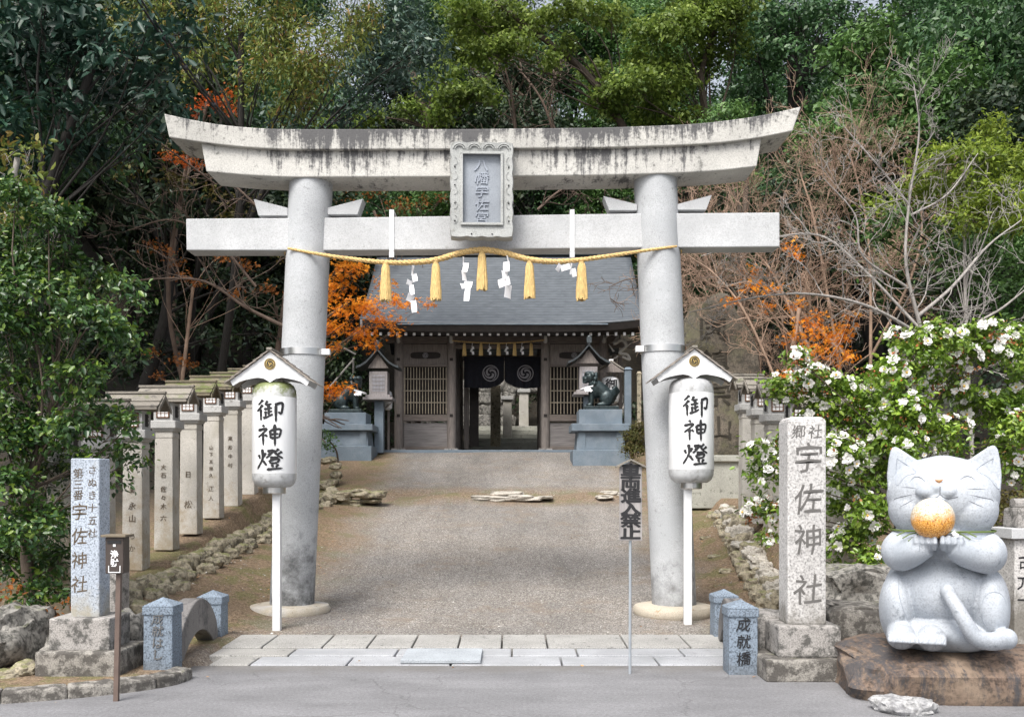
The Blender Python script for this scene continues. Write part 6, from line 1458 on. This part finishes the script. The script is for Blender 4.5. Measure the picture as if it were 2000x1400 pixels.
def flower_mesh(seed):
    rn = random.Random(seed); mb = MB()
    for ring, (np_, rad, tilt, pw) in enumerate(((7, .050, .25, .034), (5, .033, .75, .027))):
        for i in range(np_):
            a = 2*math.pi*i/np_+rn.uniform(-.2, .2)+ring*.4; rr = rad*rn.uniform(.85, 1.15); q = []
            for u, wv in ((.15, .3), (.5, .95), (.85, 1.0), (1.05, .45)):
                for s_ in (-1, 0, 1):
                    x = rr*u; z = rr*u*math.tan(tilt)*(1-.25*u)+(.006 if s_ else 0)*u+rn.uniform(-.003, .003); q.append((x*math.cos(a)-s_*pw*.5*wv*math.sin(a), x*math.sin(a)+s_*pw*.5*wv*math.cos(a), z+ring*.004))
            mb.add(q, [(r_*3+c_, r_*3+c_+1, (r_+1)*3+c_+1, (r_+1)*3+c_) for r_ in range(3) for c_ in range(2)])
    me = mb.mesh('flower', 80); me.materials.append(M['petal']); me.materials.append(M['stamen'])
    n0 = len(me.polygons); bm = bmesh.new(); bm.from_mesh(me); bmesh.ops.create_icosphere(bm, subdivisions=1, radius=.011, matrix=Matrix.Translation((0, 0, .020)))
    bm.faces.ensure_lookup_table()
    for f_ in bm.faces[n0:]: f_.material_index = 1
    bm.to_mesh(me); bm.free(); return me
FM = [flower_mesh(s_) for s_ in range(4)]
org = cam_t.location; rnf = random.Random(77); pts_f = []
cand = []
for _ in range(4200):
    c = rnf.choice(cc); d = Vector((rnf.gauss(0, 1), -abs(rnf.gauss(0, 1.0)), rnf.gauss(.25, 1))).normalized(); cand.append((Vector(c[:3])+Vector((d.x, d.y, d.z*.9))*c[3]*rnf.uniform(.95, 1.15), d))
for p_, d in cand:
    inside = any((p_-Vector(c[:3])).length < c[3]*.86 for c in cc)
    if inside: continue
    if any((p_-q[0]).length < .078 for q in pts_f): continue
    pts_f.append((p_, d))
    if len(pts_f) >= 265: break
stuffv = MB(); wv_, wf_ = [], []
for i, (p_, d) in enumerate(pts_f):
    dd = (d+Vector((rnf.uniform(-.4, .4), -.5, rnf.uniform(-.2, .5)))).normalized(); s_ = rnf.choice((.55, .8, .95, 1.1, 1.25))*rnf.uniform(.9, 1.1); Mx = dd.to_track_quat('Z', 'Y').to_matrix()
    if i < 95:
        o = mesh_obj('flower', FM[i % 4], None, cam_t); o.location = p_-org; o.rotation_euler = Mx.to_euler(); o.scale = (s_,)*3
    else:
        me = FM[i % 4]; stuffv.add([p_-org+Mx @ (v.co*s_) for v in me.vertices], [tuple(p.vertices) for p in me.polygons])
o = stuffv.build('flowers', M['petal'], cam_t, rec=False, smooth=80); o['kind'] = 'stuff'
wc = []
for _ in range(300):
    c = rnf.choice(cc); d = Vector((rnf.gauss(0, 1), -abs(rnf.gauss(0, 1)), rnf.gauss(0, 1))).normalized(); wc.append(tuple(Vector(c[:3])-org+d*c[3]*1.02))
v, f, r__ = leaves(np.array(wc[:170]), [9]*170, [.020]*170, .034, aspect=.7, six=False); o = mesh_obj('wilted_flowers', np_mesh('wilted_flowers', v, f, r__), M['wilt'], cam_t); o['kind'] = 'stuff'

# 13 forest on the slope: prototypes, then copies
def proto(kind, seed, leafm, size, dens, **kw):
    rn = random.Random(seed); cl = []
    for i in range(16):
        a = rn.uniform(0, 6.28); rr = rn.uniform(.3, 2.5); z = rn.uniform(3.2, 8.2); rr *= 1-.5*max(0, (z-6)/2.5); cl.append((rr*math.cos(a), rr*math.sin(a), z, rn.uniform(.9, 1.5)))
    return leafy_tree(kind, None, 'tree', (0, 0, 0), cl, leafm, M['barkdk'], size, dens, trunk_r=.13, shell=.45, limb_r=.05, **kw)
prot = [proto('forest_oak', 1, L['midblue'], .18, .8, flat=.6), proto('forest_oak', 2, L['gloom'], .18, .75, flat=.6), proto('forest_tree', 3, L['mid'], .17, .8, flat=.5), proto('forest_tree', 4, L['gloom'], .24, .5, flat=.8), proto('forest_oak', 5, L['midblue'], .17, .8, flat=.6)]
forest = [  # x, y, kind, scale, label
 (-27, 44, 1, 1.4), (-22, 40, 4, 1.5), (-17.5, 44, 1, 1.4), (-14, 38, 4, 1.4), (-10.5, 43, 0, 1.4), (-7, 39, 0, 1.3), (-11.5, 30, 1, 1.2), (-9.5, 26, 3, 1.2), (-14.5, 27, 4, 1.3), (-13, 21, 1, 1.1), (-18, 32, 3, 1.4), (-10.5, 19.5, 4, .9), (-16, 23, 1, 1.2),
 (-4, 46, 2, 1.1), (0.5, 48, 3, 1.15), (-1.5, 52, 1, 1.2), (4.5, 47, 2, .9), (4, 60, 1, 1.0), (0, 60, 3, 1.0), (9, 62, 1, 1.1), (-6, 62, 4, 1.2), (14, 60, 1, 1.1), (7.5, 50, 2, 1.2), (11, 47, 0, 1.3), (7.5, 42, 0, 1.0), (14.5, 44, 4, 1.3), (19, 46, 0, 1.4), (24, 44, 1, 1.4), (29, 46, 4, 1.4),
 (10.5, 34, 0, 1.1), (13, 38, 2, 1.2), (17, 37, 4, 1.3), (21, 38, 1, 1.4), (11.5, 27, 2, 1.0), (14.5, 29, 0, 1.2), (18.5, 30, 1, 1.3), (8.6, 30, 3, .9), (11.8, 21.5, 1, .9), (15, 24, 4, 1.2), (-7, 33, 1, 1.0), (-9, 36, 4, 1.2), (3, 54, 0, 1.3), (6.2, 55, 2, 1.3), (.5, 56, 1, 1.35), (8.6, 53, 1, 1.2), (-3, 57, 0, 1.3), (1.8, 48, 4, 1.0), (5.5, 49.5, 1, 1.0), (-15, 33, 1, 1.5), (-11.5, 35, 4, 1.4), (-8.5, 31, 1, 1.1), (-20, 50, 1, 1.5), (-12, 51, 4, 1.5), (-5, 54, 1, 1.4), (16, 53, 1, 1.4), (24, 54, 4, 1.5), (9, 56, 3, 1.2)]
zones = {}
for i, (x, y, kd, s_) in enumerate(forest):
    o = copy_tree(prot[kd]); z = g1(x, y); o.location = (x, y, z-.2); o.rotation_euler = (0, 0, random.uniform(0, 6.28)); o.scale = (s_, s_, s_*random.uniform(.9, 1.1))
    px = 1000+F*x/y
    side = 'left of the cypress' if px < 300 else 'behind the cypress' if px < 620 else 'behind the camphor' if px < 860 else 'behind the tablet' if px < 1060 else 'right of the tablet' if px < 1300 else 'above the right lintel end' if px < 1560 else 'behind the rounded crown' if px < 1850 else 'at the right edge'
    dist = 'low on the slope' if y < 31 else 'halfway up the slope' if y < 42 else 'high on the slope' if y < 49 else 'on the crest'
    tone = ('blue green', 'blackish', 'mid green', 'loose dark', 'large leaved')[kd]
    lb = '%s forest tree %s, %s' % (tone, dist, side); zones.setdefault(lb, []).append(o); tag(o, lb, 'tree', 'forest trees on the slope')
for lb, os_ in zones.items():
    if len(os_) > 1:
        os_.sort(key=lambda o: o.location.x)
        for j, o in enumerate(os_): o['label'] = lb+(', the left one' if j == 0 else ', the right one' if j == len(os_)-1 else ', the middle one')
for p_ in prot:
    for ch in list(p_.children): bpy.data.objects.remove(ch)
    bpy.data.objects.remove(p_)
# low growth on the banks
k_ = 900; xx = RNG.uniform(-26, 30, k_*3); yy = RNG.uniform(17, 60, k_*3)
ok = (np.abs(xx) > np.interp(yy, [17, 33.9, 34, 60], [6.2, 6.8, 0, 0])) & ~((np.abs(xx) < 3) & (yy < 41)); xx, yy = xx[ok][:k_], yy[ok][:k_]
cen = np.stack([xx, yy, G(xx, yy)+.25], 1)
v, f, r__ = leaves(cen, [110]*len(cen), RNG.uniform(.6, 1.1, len(cen)), .2, aspect=.45, flat=.5, shell=.3)
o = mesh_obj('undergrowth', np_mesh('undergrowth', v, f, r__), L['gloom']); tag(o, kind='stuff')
# loose stones on the gravel
kq = 9000; gx_ = RNG.uniform(-4.2, 3.6, kq); gy_ = 10.3+11.5*RNG.random(kq)**1.4; gs = .004+.013*RNG.random(kq)**4
cq = np.stack([gx_, gy_, G(gx_, gy_)+gs*.4], 1); base6 = np.array([[1, 0, 0], [0, 1, 0], [-1, 0, 0], [0, -1, 0], [0, 0, .7], [0, 0, -.7]], float)
rv = base6[None]*gs[:, None, None]*RNG.uniform(.6, 1.4, (kq, 6, 1)); an_ = RNG.uniform(0, 6.28, kq); ca, sa = np.cos(an_)[:, None], np.sin(an_)[:, None]
vv = np.stack([rv[..., 0]*ca-rv[..., 1]*sa, rv[..., 0]*sa+rv[..., 1]*ca, rv[..., 2]], 2)+cq[:, None]
f8 = np.array([[0, 1, 4], [1, 2, 4], [2, 3, 4], [3, 0, 4]]); ff = (np.arange(kq)[:, None, None]*6+f8[None]).reshape(-1, 3)
o = mesh_obj('gravel_stones', np_mesh('gravel_stones', vv.reshape(-1, 3), ff, np.repeat(RNG.random(kq), 4)), leafmat('gravel_chips', [(.10, .095, .09), (.22, .20, .18), (.32, .30, .27), (.55, .53, .50)], .9, 0)); tag(o, kind='stuff')
# fallen leaves
mg = []; 
fl = np.array([(px, py) for px, py in ((535, 1342), (507, 1347), (412, 1325), (342, 1335), (415, 1390), (440, 1385), (690, 1297), (700, 1299), (890, 1303), (912, 1304), (1470, 1322), (1500, 1330), (1560, 1335), (1140, 1300), (720, 1340), (560, 1375), (213, 1383), (120, 1372), (370, 1345), (1385, 1282), (355, 1270), (365, 1268), (345, 1272), (400, 1268)) ])
pf = []
for px, py in fl:
    yy = 1.6*F/(py-HY); pf.append(((px-1000)/F*yy, yy, .022 if yy > 8.6 else .006))
for _ in range(1500):
    x = RNG.uniform(-4.6, 4.8); y = RNG.uniform(10.3, 21); 
    if abs(x) < 2.6 and RNG.random() < .93: continue
    pf.append((x, y, g1(x, y)+.02))
pf = np.array(pf); v, f, r__ = leaves(pf, [1]*len(pf), [.001]*len(pf), .036, aspect=.7, flat=.1, up=3, outw=.1)
o = mesh_obj('fallen_leaves', np_mesh('fallen_leaves', v, f, r__), leafmat('fallen_leaf', [(.16, .09, .05), (.25, .15, .07), (.5, .24, .08), (.58, .40, .2)], .8, .1)); tag(o, kind='stuff')
# cable
cbl = MB(); a, b = P(255, -20, 15.0), P(450, 250, 17.5)
for off_ in (0, .035): cbl.tube([a.lerp(b, i/10)+Vector((off_, 0, -.08*math.sin(math.pi*i/10)+off_)) for i in range(11)], .018, 8)
for i in (3, 5, 8): p_ = a.lerp(b, i/10)-Vector((0, 0, .08*math.sin(math.pi*i/10))); cbl.ell(p_+Vector((.017, 0, .017)), (.05, .05, .05), 8, 6)
o = cbl.build('cable', M['cable'], None, smooth=50); tag(o, 'double black cable slanting down across the upper left trees', 'cable')
